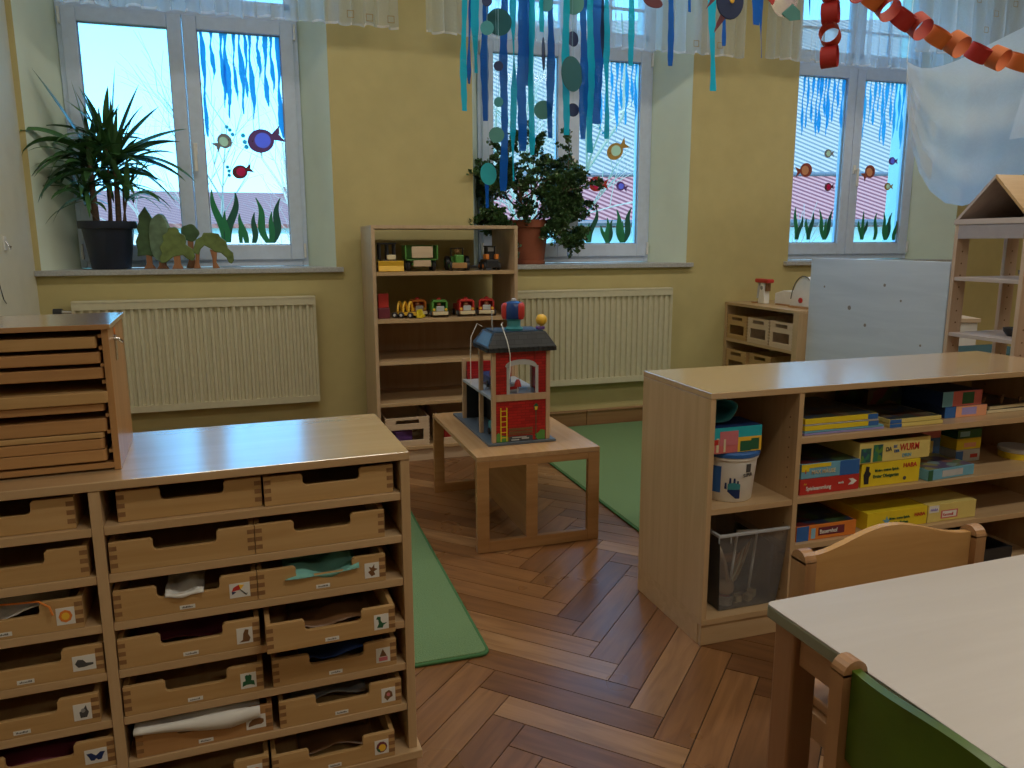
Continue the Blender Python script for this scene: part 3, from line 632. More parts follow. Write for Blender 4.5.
# chairs: the seat points to local +y, the back stands at y=0
def chair(loc, rz, label, backmat, sc=1, hump=.032, width=.42):
    t = thing('child_chair', label, 'chair', loc, rz); w_ = width/2; Hh = .600
    mw = wood('chair_wood_'+backmat.name, (.34, .17, .075), (.44, .24, .11), 'z', .3)
    for s in (-1, 1):
        x = s*(w_-.011); pr = [(-.020, .0005), (.020, .0005), (.020, Hh-.018)] + [(.020*math.cos(R(a)), Hh-.02+.020*math.sin(R(a))) for a in range(0, 181, 20)] + [(-.020, Hh-.018)]
        obj('rear_post', MB().prism(pr, x-.012, x+.012, 'x'), mw, t, bevel=.004)
        obj('front_leg', MB().box(x-.014, .25, .0005, x+.014, .285, .318), mw, t, bevel=.004)
        obj('side_rail', MB().box(x-.010, .0205, .265, x+.010, .2495, .315), mw, t, bevel=.002)
    n = 20; v = []; zb = .445
    for k in range(n+1):
        u = -1+2*k/n; x = u*(w_-.0235); y = -.006+.012*u*u-.006; zt = Hh-.012+hump*(.5+.5*math.cos(math.pi*max(-1, min(1, u*1.05))))
        z0 = zb+.012*u*u
        v += [(x, y-.007, z0), (x, y+.007, z0), (x, y+.007, zt), (x, y-.007, zt)]
    f = [(4*k+a, 4*k+(a+1) % 4, 4*k+4+(a+1) % 4, 4*k+4+a) for k in range(n) for a in range(4)] + [(0, 1, 2, 3), (4*n+3, 4*n+2, 4*n+1, 4*n)]
    obj('backrest', MB().add(v, f), backmat, t, smooth=True, bevel=.003)
    obj('seat', MB().prism(rrect(-w_+.012, -.012, w_-.012, .29, .03), .3185, .336, 'z'), mw if backmat.name.startswith('chair') or 'green' not in backmat.name else backmat, t, bevel=.004)
    obj('cross_rail', MB().box(-w_+.023, -.008, .27, w_-.023, .008, .315), mw, t, bevel=.002)
    return t
M['chairback'] = wood('chair_back_beech', (.52, .28, .10), (.62, .36, .14), 'x', .25)
M['chairgreen'] = mat('green_stained_beech', (.06, .115, .010), .3, noise=.2, nscale=14)
chair((1.105, 1.085, 0), R(180), 'beech chair with a humped backrest, behind the table', M['chairback'])
chair((.722, .562, 0), R(-90), 'chair with a green curved backrest in the foreground right', M['chairgreen'], hump=.014, width=.42)

# step bench
T = thing('step_bench', 'wooden bridge bench with open frame ends, carrying the toy fire station', 'bench', (.706, 2.612, 0), 0)
bw, bd, bh = .491, .766, .374
def fr(y0, y1):
    m_ = MB(); m_.box(0, y0, .0005, .047, y1, bh-.0185).box(bw-.047, y0, .0005, bw, y1, bh-.0185).box(.047, y0, .0005, bw-.047, y1, .043).box(.047, y0, .328, bw-.047, y1, bh-.0185).box(.192, y0, .043, .238, y1, .328); return m_
obj('end_frame', fr(0, .022), M['oak_x'], T, bevel=.0015); obj('end_frame', fr(bd-.022, bd), M['oak_x'], T, bevel=.0015)
obj('top', MB().box(0, 0, bh-.018, bw, bd, bh), wood('bench_top', (.46, .27, .13), (.56, .36, .19), 'y', .25), T, bevel=.0015)
obj('centre_board', MB().box(.206, .0225, .03, .224, bd-.0225, bh-.0185), M['oak_y'], T, bevel=.001)

# tall toy shelf
T = thing('toy_shelf', 'tall narrow beech shelf holding toy vehicles against the yellow wall', 'shelf', (.526, 3.900, 0), 0)
sw, sd = .766, .420; bz = wood('shelf_beech_z', (.50, .35, .22), (.60, .44, .29), 'z', .3)
obj('top', MB().box(0, 0, 1.213, sw, sd, 1.230), bz, T, bevel=.001)
for x in (0, sw-.018): obj('side_panel', MB().box(x, .0005, .064, x+.018, sd, 1.2128), bz, T, bevel=.001)
for z in (.998, .757, .541, .322): obj('shelf', MB().box(.0185, .002, z-.0185, sw-.0185, sd-.008, z), M['beech_x'], T, bevel=.001)
obj('bottom_board', MB().box(0, -.004, .064, sw, sd, .082) if False else MB().box(.0185, 0, .064, sw-.0185, sd-.008, .082), M['beech_x'], T, bevel=.001)
obj('back_panel', MB().box(.0185, sd-.0075, .064, sw-.0185, sd-.001, .757), wood('back_panel_beech', (.42, .26, .15), (.5, .33, .2), 'z', .45), T)
obj('plinth', MB().box(.003, .012, .0005, sw-.003, .03, .0638).box(.003, .03, .0005, .018, sd, .0638).box(sw-.018, .03, .0005, sw-.003, sd, .0638), M['pale_x'], T)

# crates: front faces local -y
def crate(name, loc, rz, w_, h_, d_, label, group, m0=None):
    t = thing(name, label, 'crate', loc, rz, group); th = .009; m0 = m0 or M['pale_x']
    a, b_ = w_*.24, w_*.76; hz0, hz1 = h_*.78, h_*.91; wz0, wz1 = h_*.2, h_*.58
    f = MB().box(0, 0, 0, w_, th, wz0).box(0, 0, wz1, w_, th, hz0).box(0, 0, hz1, w_, th, h_)
    f.box(0, 0, wz0, w_*.14, th, wz1).box(w_*.86, 0, wz0, w_, th, wz1).box(0, 0, hz0, a, th, hz1).box(b_, 0, hz0, w_, th, hz1)
    obj('front', f, m0, t, bevel=.0008)
    obj('body', MB().box(0, th, 0, th, d_, h_).box(w_-th, th, 0, w_, d_, h_).box(th, d_-th, 0, w_-th, d_, h_).box(th, th, .001, w_-th, d_-th, .006), m0, t)
    for s in (0, w_-.0035):
        j = MB()
        for q in range(8): j.box(s, -.0003, h_*(.04+.12*q), s+.0035, .0004, h_*(.04+.12*q)+h_*.055)
        obj('finger_joints', j, M['joint'], t)
    return t
crate('wooden_crate', (.566, 3.915, .0826), 0, .235, .155, .30, 'pale wooden crate with slots at the left on the bottom of the toy shelf', None)
crate('wooden_crate', (.845, 3.915, .0826), 0, .235, .155, .30, 'pale wooden crate on the bottom of the toy shelf, half hidden behind the bench', None)
def lump(name, c, r_, mt, label, cat, sc=(1, 1, 1), grp=None):
    return solo(name, MB().ball((0, 0, 0), r_, 7, sc), mt, label, cat, loc=c, smooth=True, group=grp)
solo('toy_block', MB().box(-.05, -.05, 0, .05, .05, .062), M['purple'], 'purple block seen through the window of the left crate', 'toy', loc=(.66, 4.02, .0895), rotz=.3, bevel=.004)
solo('toy_block', MB().box(-.035, -.04, 0, .035, .04, .095), M['red'], 'red block inside the crate behind the bench', 'toy', loc=(.915, 4.0, .0895), rotz=.2, bevel=.004)

# low shelf with crates at right angles to the wall, tall panel and play-house shelf in one row, all facing left
T = thing('crate_shelf', 'low pale shelf with small wooden crates, at the wall beneath the right window', 'shelf', (2.885, 4.375, 0), R(-90))
# local x runs towards the camera, local y towards the right wall
cw = .735; oz = M['beech_z']
obj('top', MB().box(0, 0, .737, cw, .42, .755), M['beech_x'], T, bevel=.001)
obj('side_panel', MB().box(0.0, 0, .0005, .022, .40, .7368), oz, T, bevel=.001); obj('side_panel', MB().box(cw-.045, 0, .0005, cw, .40, .7368), oz, T, bevel=.001)
obj('shelf', MB().box(.0225, .003, .503, cw-.0455, .39, .521), M['beech_x'], T); obj('shelf', MB().box(.0225, .003, .27, cw-.0455, .39, .288), M['beech_x'], T)
obj('back_panel', MB().box(.0225, .3905, .02, cw-.0455, .399, .7365), M['beech_x'], T)
for k, s in enumerate(('leftmost', 'middle', 'rightmost')):
    crate('small_crate', (2.89, 4.350-.2235*k, .5216), R(-90), .214, .155, .34, 'small wooden crate on the upper board of the low shelf, '+s+' of three', 'small crates on the upper board', M['tray_x'] if k == 0 else M['pale_x'])
for k, s in enumerate(('left', 'right')):
    crate('small_crate', (2.89+.02*k, 4.348-.226*k, .2886), R(-90), .218, .163, .34, 'small wooden crate on the lower board of the low shelf, '+s+' of two', 'small crates on the lower board', M['tray_x'])
M['panelwood'] = wood('white_stained_plywood', (.50, .56, .66), (.60, .66, .76), 'x', .45, 6, .5, 7)
T = thing('play_screen', 'tall whitewashed plywood panel standing between the low shelf and the play house', 'screen', (2.935, 3.625, 0), R(-90))
obj('board', MB().box(0, 0, .03, .925, .018, 1.053), M['panelwood'], T, bevel=.002)
kn = MB()
for x, z, r_ in ((.12, .90, .006), (.55, .93, .008), (.32, .80, .012), (.44, .72, .009), (.66, .86, .006), (.8, .66, .006)): kn.wheel((x, -.0003, z), r_, .001, 'y', 12)
obj('knots', kn, mat('knot_brown', (.22, .19, .18), .6), T)
obj('foot', MB().box(.05, -.10, .0005, .10, .14, .0295), M['pale_x'], T, bevel=.002); obj('foot', MB().box(.82, -.10, .0005, .87, .14, .0295), M['pale_x'], T, bevel=.002)

T = thing('play_house_shelf', 'tall pale wooden shelf with a gabled roof, at the right edge', 'shelf', (2.90, 2.664, 0), R(-90))
pw, pd = .345, .36; pm = wood('play_house_pine', (.50, .36, .26), (.60, .45, .34), 'z', .5); px_ = wood('play_house_board', (.44, .36, .34), (.54, .46, .43), 'x', .45)
for (x, y) in ((0, 0), (pw-.018, 0), (0, pd-.07), (pw-.018, pd-.07)):
    o = obj('post', MB().box(x, y, .0005, x+.018, y+.07, 1.2148), pm, T, bevel=.001); h = MB()
    for q in range(16):
        for xx in (x-.0003, x+.0183): h.wheel((xx, y+.035, .32+q*.052), .004, .0008, n=8)
    obj('peg_holes', h, M['brown'], o)
for z in (.99, .745, .40): obj('shelf', MB().box(.0188, .002, z-.016, pw-.0188, pd-.004, z), px_, T, bevel=.001)
obj('deck', MB().box(-.004, -.004, 1.215, pw+.004, pd+.004, 1.238), px_, T, bevel=.001)
obj('apron', MB().box(.0188, -.001, 1.155, pw-.0188, .012, 1.2145), mat('grey_board', (.36, .32, .34), .45), T, bevel=.001)
ap = 1.415; c_ = pw/2; th = .012
obj('roof_panel', MB().prism([(0, 1.2385), (th*1.3, 1.2385), (c_, ap-th*1.3), (c_, ap)], 0, pd, 'y'), px_, T)
obj('roof_panel', MB().prism([(pw, 1.2385), (c_+.0002, ap), (c_+.0002, ap-th*1.3), (pw-th*1.3, 1.2385)], 0, pd, 'y'), M['tray_y'], T)
obj('gable_back', MB().prism([(th*1.4, 1.2387), (pw-th*1.4, 1.2387), (c_, ap-th*1.6)], pd-.012, pd, 'y'), M['oak_x'], T)
def bowl(x, y, z, r_, lab):
    solo('bowl', MB().lathe([(r_*.6, 0), (r_*.95, r_*.45), (r_, r_*.8), (r_*.9, r_*.8), (r_*.5, .004)], n=20), M['black'], lab, 'bowl', loc=(x, y, z), smooth=True)
bowl(3.06, 2.42, .9905, .042, 'black bowl on the upper board of the play house'); bowl(3.04, 2.44, .7455, .045, 'black bowl on the lower board of the play house')
T = thing('small_cabinet', 'low white cabinet seen through the play house', 'cabinet', (3.75, 3.65, 0), R(-20))
obj('body', MB().box(-.25, -.2, .0005, .25, .2, .68), M['white'], T, bevel=.003); obj('top', MB().box(-.26, -.21, .6805, .26, .21, .705), M['pale_x'], T, bevel=.002)
T = thing('floor_cushion', 'dark green cushion on a stool behind the play house', 'cushion', (3.55, 3.0, .50))
v = MB(); v.prism(rrect(-.25, -.17, .25, .17, .05), .0, .09, 'z'); obj('cover', v, mat('dark_green_fabric', (.015, .05, .045), .9), T, bevel=.02)
T = thing('stool', 'pale wooden stool carrying the dark green cushion', 'stool', (3.55, 3.0, 0))
obj('seat', MB().box(-.24, -.16, .475, .24, .16, .4995), M['pale_x'], T, bevel=.003)
for x in (-.22, .18):
    for y in (-.14, .10): obj('leg', MB().box(x, y, .0005, x+.04, y+.04, .4745), M['pale_z'], T, bevel=.002)
# ---------------------------------------------------------------- board games and other things on the game shelf
def gbox(label, x, y, z, w_, h_, d_, rz, body, prints=(), words=(), lid=None, name='game_box', cat='game box', grp=None, topm=None):
    """x,y = front left corner; prints: (x0,z0,x1,z1,mat) as fractions of the front; words: (text, fx, fz, size, mat, xscale)"""
    t = thing(name, label, cat, (x, y, z+.0006), rz, grp); ms = [M[body] if isinstance(body, str) else body][0]
    split = h_*.22
    obj('box_base', MB().box(.0012, .0012, 0, w_-.0012, d_-.0012, split), M['darkgrey'] if lid else ms, t)
    b_ = obj('box_lid', MB().box(0, 0, split if lid else .0008, w_, d_, h_), ms, t, bevel=.0008)
    for ip, (a, c, e, g, mm) in enumerate(prints): obj('printed_panel', MB().box(a*w_, -.0004-.0002*ip, c*h_, e*w_, -.0001, g*h_), M[mm], b_)
    if topm: obj('printed_top', MB().box(.004, .004, h_, w_-.004, d_-.004, h_+.0004), topm, b_)
    for (s, fx, fz, sz, mm, xs) in words: text(s, sz, M[mm], b_, (fx*w_, -.0012, fz*h_), xs=xs, bold=.0003)
    return t
def patchy(name, cols, sc=18):
    m_ = bpy.data.materials.new(name); m_.use_nodes = True; t = m_.node_tree; b = t.nodes['Principled BSDF']; b.inputs['Roughness'].default_value = .3
    tc_ = t.nodes.new('ShaderNodeTexCoord'); vo = t.nodes.new('ShaderNodeTexVoronoi'); vo.inputs['Scale'].default_value = sc
    sp = t.nodes.new('ShaderNodeSeparateColor'); rp = t.nodes.new('ShaderNodeValToRGB'); rp.color_ramp.interpolation = 'CONSTANT'
    t.links.new(tc_.outputs['Object'], vo.inputs['Vector']); t.links.new(vo.outputs['Color'], sp.inputs[0]); t.links.new(sp.outputs[0], rp.inputs[0]); t.links.new(rp.outputs[0], b.inputs['Base Color'])
    while len(rp.color_ramp.elements) < len(cols): rp.color_ramp.elements.new(.5)
    for i, c in enumerate(cols): rp.color_ramp.elements[i].position = i/len(cols); rp.color_ramp.elements[i].color = tuple(c)+(1,)
    return m_
M['jungle'] = patchy('dark_jungle_print', [(.03, .05, .02), (.10, .06, .03), (.02, .03, .06), (.12, .02, .02), (.05, .09, .04)], 26)
M['puzzle'] = patchy('book_cover_print', [(.05, .06, .05), (.12, .09, .06), (.03, .05, .09), (.09, .04, .03)], 22)
M['wormy'] = patchy('green_figures_print', [(.03, .20, .12), (.02, .10, .10), (.10, .25, .05), (.02, .08, .16)], 70)
M['landscape'] = patchy('landscape_print', [(.10, .16, .10), (.25, .12, .10), (.12, .10, .20), (.3, .3, .12), (.2, .3, .32)], 30)
M['skyblue'] = mat('sky_blue_print', (.16, .42, .60), .35); M['yel'] = mat('bright_yellow_print', (.80, .62, .03), .3); M['pyel'] = mat('pale_yellow_print', (.72, .60, .20), .35)
M['royal'] = mat('royal_blue_print', (.03, .14, .45), .35); M['coral'] = mat('coral_print', (.62, .16, .16), .4)
sz1 = .594; sz2 = .414; sz3 = .270
# top board of the wide bay
zz = sz1
for k, (mm, hh_, w_, lab) in enumerate((('lilac', .006, .285, 'bottom grey-lilac picture book of the left stack'), ('skyblue', .006, .283, 'pale blue picture book second from the bottom of the left stack'), ('yel', .014, .262, 'yellow game folder in the left stack'), ('silver', .004, .262, 'thin grey folder between the two yellow ones'), ('yel', .016, .258, 'yellow game folder with a dark cover, on top of the left stack'))):
    t = gbox(lab, 1.462, 1.785, zz, w_, hh_, .27, R(0), mm, prints=[(.86, 0, 1, 1, 'royal')] if mm == 'yel' else (), name='picture_book', cat='book', grp='stack of picture books and folders', topm=M['puzzle'] if k == 4 else None)
    zz += hh_+.0008
for k, (mm, hh_, lab) in enumerate((('pyel', .011, 'lower'), ('pyel', .012, 'upper'))):
    gbox('pale yellow flat puzzle, %s of the two beside the folder stack' % lab, 1.768, 1.785, sz1+k*.0125, .2, hh_, .26, R(-1+2*k), mm, prints=[(0, 0, .22, 1, 'royal')], name='flat_puzzle', cat='puzzle', topm=M['puzzle'] if k else None)
gbox('blue and pink puzzle box on the upper board, below another', 2.026, 1.83, sz1, .172, .036, .23, 0, 'navy', prints=[(0, 0, .25, 1, 'royal'), (.26, 0, 1, 1, 'peach'), (.4, .2, .75, .85, 'lilac')])
gbox('blue and pink puzzle box with a green emblem, on top of another box', 2.012, 1.83, sz1+.0372, .160, .048, .23, 0, 'navy', prints=[(0, 0, .26, 1, 'skyblue'), (.26, 0, 1, 1, 'coral'), (.5, .12, .8, .9, 'darkgreen')])
for k in range(2): gbox('flat wooden peg puzzle, %s of two at the right of the upper board' % ('lower', 'upper')[k], 2.215+.008*k, 1.84, sz1+.012*k, .20, .010, .2, R(3*k), M['oak_x'] if 0 else 'cream', name='peg_puzzle', cat='puzzle', topm=M['puzzle'])
for k in range(7):
    solo('wooden_peg', MB().tube([(0, 0, 0), (0, 0, .0164)], [.0035, .0055], 8), M['brown'], 'small brown wooden peg standing on the upper peg puzzle', 'peg', loc=(2.225+.027*k, 1.87+.02*(k % 3), sz1+.0236), group='wooden pegs on the peg puzzle', smooth=True)
gbox('dark game box at the back of the upper board', 1.86, 1.98, sz1+.0, .14, .075, .15, 0, 'jungle')
# middle board
gbox('red games compendium box lettered Spielesammlung', 1.458, 1.785, sz2, .212, .048, .30, 0, 'red', words=[('Spielesammlung', .10, .28, .017, 'white', .82), ('noris', .64, .50, .0105, 'white', .9), ('6+', .06, .62, .009, 'yellow', 1)])
tt = [o for o in bpy.data.objects if o.get('label', '').startswith('red games comp')][0]
obj('logo', MB().prism([(.172, .036), (.188, .036), (.203, .027), (.188, .017), (.172, .017), (.184, .027)], -.0012, -.0004, 'y'), M['white'], tt)
gbox('light blue and yellow game box on the red games compendium', 1.460, 1.785, sz2+.0490, .207, .045, .29, R(0), 'skyblue', prints=[(.66, 0, 1, 1, 'royal'), (0, .72, .5, .98, 'yel'), (0, .5, .13, .75, 'yel')], words=[('MAX MÄUSE', .17, .30, .017, 'cream', .9), ('1', .05, .38, .016, 'red', 1)], topm=M['jungle'])
gbox('bright yellow game box with black figure, below the worm game', 1.680, 1.788, sz2, .222, .074, .26, 0, 'yel', words=[('HABA', .70, .68, .020, 'red', 1), ('Meine ersten Spiele', .22, .62, .0115, 'darkgreen', 1), ('Erster Obstgarten', .20, .36, .0145, 'darkgreen', .9)])
tt = [o for o in bpy.data.objects if o.get('label', '').startswith('bright yellow game box with black')][0]
obj('printed_figure', MB().prism([(.012, .010), (.028, .010), (.028, .03), (.035, .042), (.027, .05), (.028, .064), (.016, .066), (.014, .052), (.008, .04)], -.0012, -.0005, 'y'), M['black'], tt)
obj('printed_figure', MB().prism(circ(.165, .016, .006, 12), -.0012, -.0005, 'y'), M['darkgrey'], tt)
gbox('pale yellow game box with red worm lettering, on the bright yellow box', 1.664, 1.785, sz2+.0752, .272, .066, .27, R(1), 'pyel', prints=[(.02, .05, .16, .72, 'wormy'), (.19, .05, .32, .85, 'wormy')],
     words=[('DA', .36, .50, .018, 'darkgrey', .9), ('IST', .47, .62, .012, 'royal', .9), ('DER', .48, .40, .012, 'royal', .9), ('WURM', .56, .45, .031, 'red', .78), ('DRIN', .60, .14, .015, 'skyblue', 1)], topm=M['jungle'])
gbox('flat landscape puzzle box with a pale blue side, lying askew on the middle board', 1.925, 1.775, sz2, .20, .034, .17, R(4), M['skyblue'], prints=[(0, 0, .1, 1, 'darkgreen'), (.3, .2, .75, .8, 'silver')], topm=M['landscape'])
gbox('small blue and white box under a pink one, behind the worm game', 2.055, 1.93, sz2, .075, .085, .12, 0, 'royal', prints=[(0, .1, .6, .9, 'pyel')])
gbox('small pink box on the blue and white one, behind the worm game', 2.052, 1.93, sz2+.086, .078, .026, .12, 0, 'pink')
for k, (mm, h_, pr, lab) in enumerate((('silver', .042, [(0, .1, .3, .9, 'royal'), (.6, .3, .9, .6, 'red')], 'lowest'), ('yel', .038, [(.3, .2, .8, .6, 'peach')], 'middle, yellow'), ('darkgreen', .03, [(.1, .2, .5, .8, 'lightblue')], 'topmost, green'))):
    gbox('small card game box, %s of three stacked on the middle board' % lab, 2.175, 1.905, sz2+(0, .0428, .0816)[k], .105, h_, .09, 0, mm, prints=pr)
t = thing('round_tin', 'flat round tin with a yellow rim at the right end of the middle board', 'tin', (2.44, 1.90, sz2+.0006))
obj('tin_body', MB().lathe([(.054, 0), (.055, .003), (.055, .02), (.053, .022)], n=28), M['yel'], t, smooth=True); obj('lid', MB().lathe([(.057, .0222), (.058, .024), (.058, .034), (.055, .037)], n=28), M['silver'], t, smooth=True)
# lower board
gbox('orange game box with a blue end on the lower board', 1.458, 1.785, sz3, .215, .046, .30, 0, 'orange', prints=[(0, 0, .2, 1, 'royal'), (.36, .25, .80, .8, 'maroon'), (.24, .1, .31, .8, 'lightblue')], words=[('Bauernhof', .38, .38, .018, 'white', .85)], topm=M['jungle'])
gbox('long yellow game box with a blue star on the lower board', 1.716, 1.787, sz3, .232, .058, .27, 0, 'yel', prints=[], words=[('HABA', .78, .52, .016, 'red', 1), ('Meine ersten Spiele', .36, .50, .011, 'darkgreen', .9), ('Teddys Farben', .38, .22, .013, 'darkgreen', .9)])
tt = [o for o in bpy.data.objects if o.get('label', '').startswith('long yellow game box')][0]
stp = [((.074+(.016 if i % 2 == 0 else .007)*math.cos(R(90+36*i))), .026+(.016 if i % 2 == 0 else .007)*math.sin(R(90+36*i))) for i in range(10)]
obj('printed_star', MB().prism(stp, -.0012, -.0005, 'y'), M['skyblue'], tt)
gbox('yellow game box with pink lettering panel, right of the blue star box', 1.952, 1.787, sz3, .196, .058, .25, 0, 'pyel', prints=[(.02, .55, .22, .95, 'white'), (.27, .16, .62, .62, 'coral'), (.30, .22, .59, .56, 'white')], words=[('HABA', .05, .66, .011, 'lilac', 1), ('Karussell', .31, .30, .0135, 'coral', .85)])
gbox('dark green game box behind the orange one on the lower board', 1.60, 2.064, sz3, .24, .075, .08, 0, 'jungle')
# bottom
t = thing('wooden_game_case', 'dark open case with brown wooden slats on the bottom board of the game shelf', 'case', (2.02, 1.81, .0825), R(0))
obj('case', MB().box(0, 0, 0, .34, .008, .05).box(0, .30, 0, .34, .308, .05).box(0, .008, 0, .008, .30, .05).box(.332, .008, 0, .34, .30, .05).box(.008, .008, .0005, .332, .30, .005), M['black'], t)
obj('slat', MB().box(.0, .09, .0505, .335, .14, .060), M['oak_x'], t, bevel=.001); obj('slat', MB().box(.0, .19, .0505, .335, .25, .060), M['oak_x'], t, bevel=.001)

# left bay
t = thing('glue_bucket', 'white plastic bucket with a blue lid and dark handprint', 'bucket', (1.268, 1.868, .4115))
obj('bucket_body', MB().lathe([(.066, 0), (.069, .003), (.080, .125), (.084, .127), (.084, .134)], n=40), M['white'], t, smooth=True)
obj('lid', MB().lathe([(.0865, .1345), (.087, .137), (.087, .145), (.083, .149), (.05, .149)], n=40), M['royal'], t, smooth=True)
def wrap(poly, z0, mm, nme, dr=.0009, parent=t):
    """poly in (arc metres from the camera-facing line, height); wrapped on the bucket; finely cut"""
    v = []; 
    for (a, z) in poly:
        rr = .069+.011*(z-.003)/.122+dr; th = -math.pi/2-.42+a/rr; v.append((rr*math.cos(th), rr*math.sin(th), z))
    o = obj(nme, MB().add(v, [tuple(range(len(v)))]), M[mm], parent); return o
def wrapr(x0, z0, x1, z1, mm, nme):
    n = 8; v = []; 
    for k in range(n+1):
        a = x0+(x1-x0)*k/n
        for z in (z0, z1):
            rr = .069+.011*(z-.003)/.122+.0009; th = -math.pi/2-.42+a/rr; v.append((rr*math.cos(th), rr*math.sin(th), z))
    obj(nme, MB().add(v, [(2*k, 2*k+2, 2*k+3, 2*k+1) for k in range(n)]), M[mm], t)
wrapr(-.075, .028, -.032, .108, 'royal', 'label_block'); wrapr(.040, .090, .058, .115, 'darkgrey', 'label_block')
for zlo, zhi, mm_ in ((lambda x: .012+.9*max(0, .012-x)+.0*x, lambda x: .040, 'navy'), (lambda x: .0401, lambda x: .061-.25*abs(x-.004), 'teal')):
    v_ = []; n_ = 14
    for k in range(n_+1):
        a = -.012+.036*k/n_
        for z in (zlo(a), zhi(a)):
            rr_ = .069+.011*(z-.003)/.122+.0009; th = -math.pi/2-.42+a/rr_; v_.append((rr_*math.cos(th), rr_*math.sin(th), z))
    obj('handprint', MB().add(v_, [(2*k, 2*k+2, 2*k+3, 2*k+1) for k in range(n_)]), M[mm_], t)
for a, z in ((-.018, .06), (-.006, .075), (.006, .074), (.016, .066)): wrap([(a-.003, z-.018), (a+.004, z-.02), (a+.003, z), (a-.002, z)], 0, 'navy', 'handprint')
tx = text('SUPER', .0135, M['darkgrey'], t, (-.004, -.0825, .078), rot=(R(86), 0, R(17)), bold=.0004)
gbox('picture box with flamingos on a turquoise and yellow print, standing on the bucket', 1.172, 1.80, .4115+.150, .155, .074, .11, 0, 'navy', prints=[(0, 0, 1, 1, 'turq'), (0, 0, .55, .55, 'coral'), (.5, 0, 1, .58, 'yellow'), (.55, .02, .78, .42, 'darkgreen'), (.78, .05, .95, .5, 'darkgreen'), (.12, .3, .5, .85, 'pink'), (.05, .05, .1, .6, 'cream'), (.2, .05, .24, .55, 'cream'), (.0, .35, .09, .55, 'red')], grp=None)
v = []; n = 26
for j in range(9):
    for k in range(n):
        a = k/n*2*math.pi; v.append((1.17+.022*0+.0+.054*math.cos(a)*(1+.12*math.sin(3*a+j))+.038, 1.83+j*.028, .4115+.150+.0755+.040+.037*math.sin(a)*(1+.1*math.cos(2*a))))
f = [(j*n+k, j*n+(k+1) % n, (j+1)*n+(k+1) % n, (j+1)*n+k) for j in range(8) for k in range(n)]
o = solo('rolled_mat', MB().add(v, f), M['teal'], 'teal rolled mat lying on the flamingo box under the shelf top', 'mat', smooth=True); md = o.modifiers.new('thick', 'SOLIDIFY'); md.thickness = .002
# clear bin
M['clear'] = glass('clear_plastic', (.95, .96, .97), body=.10, bodycol=(.9, .92, .96)); M['clear_rim'] = glass('clear_plastic_rim', (.8, .82, .86), body=.5, bodycol=(.75, .78, .82))
t = thing('clear_bin', 'transparent plastic bin full of odds and ends, bottom left of the game shelf', 'bin', (1.312, 1.915, .0825))
def shell(z0, z1, a0, b0, a1, b1, th):
    m_ = MB()
    for s in (-1, 1):
        for (p, q) in (((-a0, s*b0), (a0, s*b0)), ):
            m_.add([(-a0, s*b0, z0), (a0, s*b0, z0), (a1, s*b1, z1), (-a1, s*b1, z1), (-a0+th, s*(b0-th), z0), (a0-th, s*(b0-th), z0), (a1-th, s*(b1-th), z1), (-a1+th, s*(b1-th), z1)], [(0, 1, 2, 3), (4, 7, 6, 5), (0, 4, 5, 1), (3, 2, 6, 7), (0, 3, 7, 4), (1, 5, 6, 2)])
        m_.add([(s*a0, -b0, z0), (s*a0, b0, z0), (s*a1, b1, z1), (s*a1, -b1, z1), (s*(a0-th), -b0+th, z0), (s*(a0-th), b0-th, z0), (s*(a1-th), b1-th, z1), (s*(a1-th), -b1+th, z1)], [(0, 1, 2, 3), (4, 7, 6, 5), (0, 4, 5, 1), (3, 2, 6, 7), (0, 3, 7, 4), (1, 5, 6, 2)])
    return m_
obj('bin_wall', shell(.001, .238, .098, .115, .118, .135, .0018), M['clear'], t); obj('bin_floor', MB().box(-.096, -.113, .0005, .096, .113, .0025), M['clear'], t)
rim = MB().box(-.126, -.143, .238, .126, -.133, .246).box(-.126, .133, .238, .126, .143, .246).box(-.126, -.133, .238, -.116, .133, .246).box(.116, -.133, .238, .126, .133, .246)
rim.box(-.126, -.143, .222, -.123, -.139, .238).box(-.088, -.143, .218, -.084, -.139, .238).box(.122, -.143, .222, .126, -.139, .238)
obj('rim', rim, M['clear_rim'], t, bevel=.002)
m3 = Matrix.Translation((1.252, 1.885, .20)) @ Matrix.Rotation(R(12), 4, 'Z') @ Matrix.Rotation(R(78), 4, 'Y') @ Matrix.Rotation(R(20), 4, 'X')
solo('round_wooden_lid', MB().lathe([(.078, -.005), (.082, 0), (.078, .005)], n=32, m=m3), M['pale_x'], 'round wooden disc leaning inside the clear bin', 'disc', smooth=True)
solo('wooden_ball', MB().ball((1.252, 1.828, .143), .026, 10), M['pale_z'], 'wooden ball near the front of the clear bin', 'ball', smooth=True)
t2 = thing('plastic_cup', 'small clear cup with pink filling at the front of the clear bin', 'cup', (1.257, 1.838, .0856))
obj('cup_wall', MB().lathe([(.024, 0), (.028, .03), (.026, .0305), (.0225, .002)], n=20), M['clear_rim'], t2, smooth=True); obj('filling', MB().lathe([(.0215, .0025), (.024, .016)], n=20), M['pink'], t2)
t2 = thing('rigid_insert', 'thin pale rectangular frame standing inside the clear bin', 'frame', (1.30, 1.87, .088), R(8))
fm = Matrix.Rotation(R(7), 4, 'Y')
obj('frame', MB().box(-.008, 0, 0, -.004, .006, .205, fm).box(-.008, 0, .201, .075, .006, .205, fm).box(.071, 0, .0, .075, .006, .2, fm).box(-.004, 0, 0, .071, .006, .004, fm), M['white'], t2)
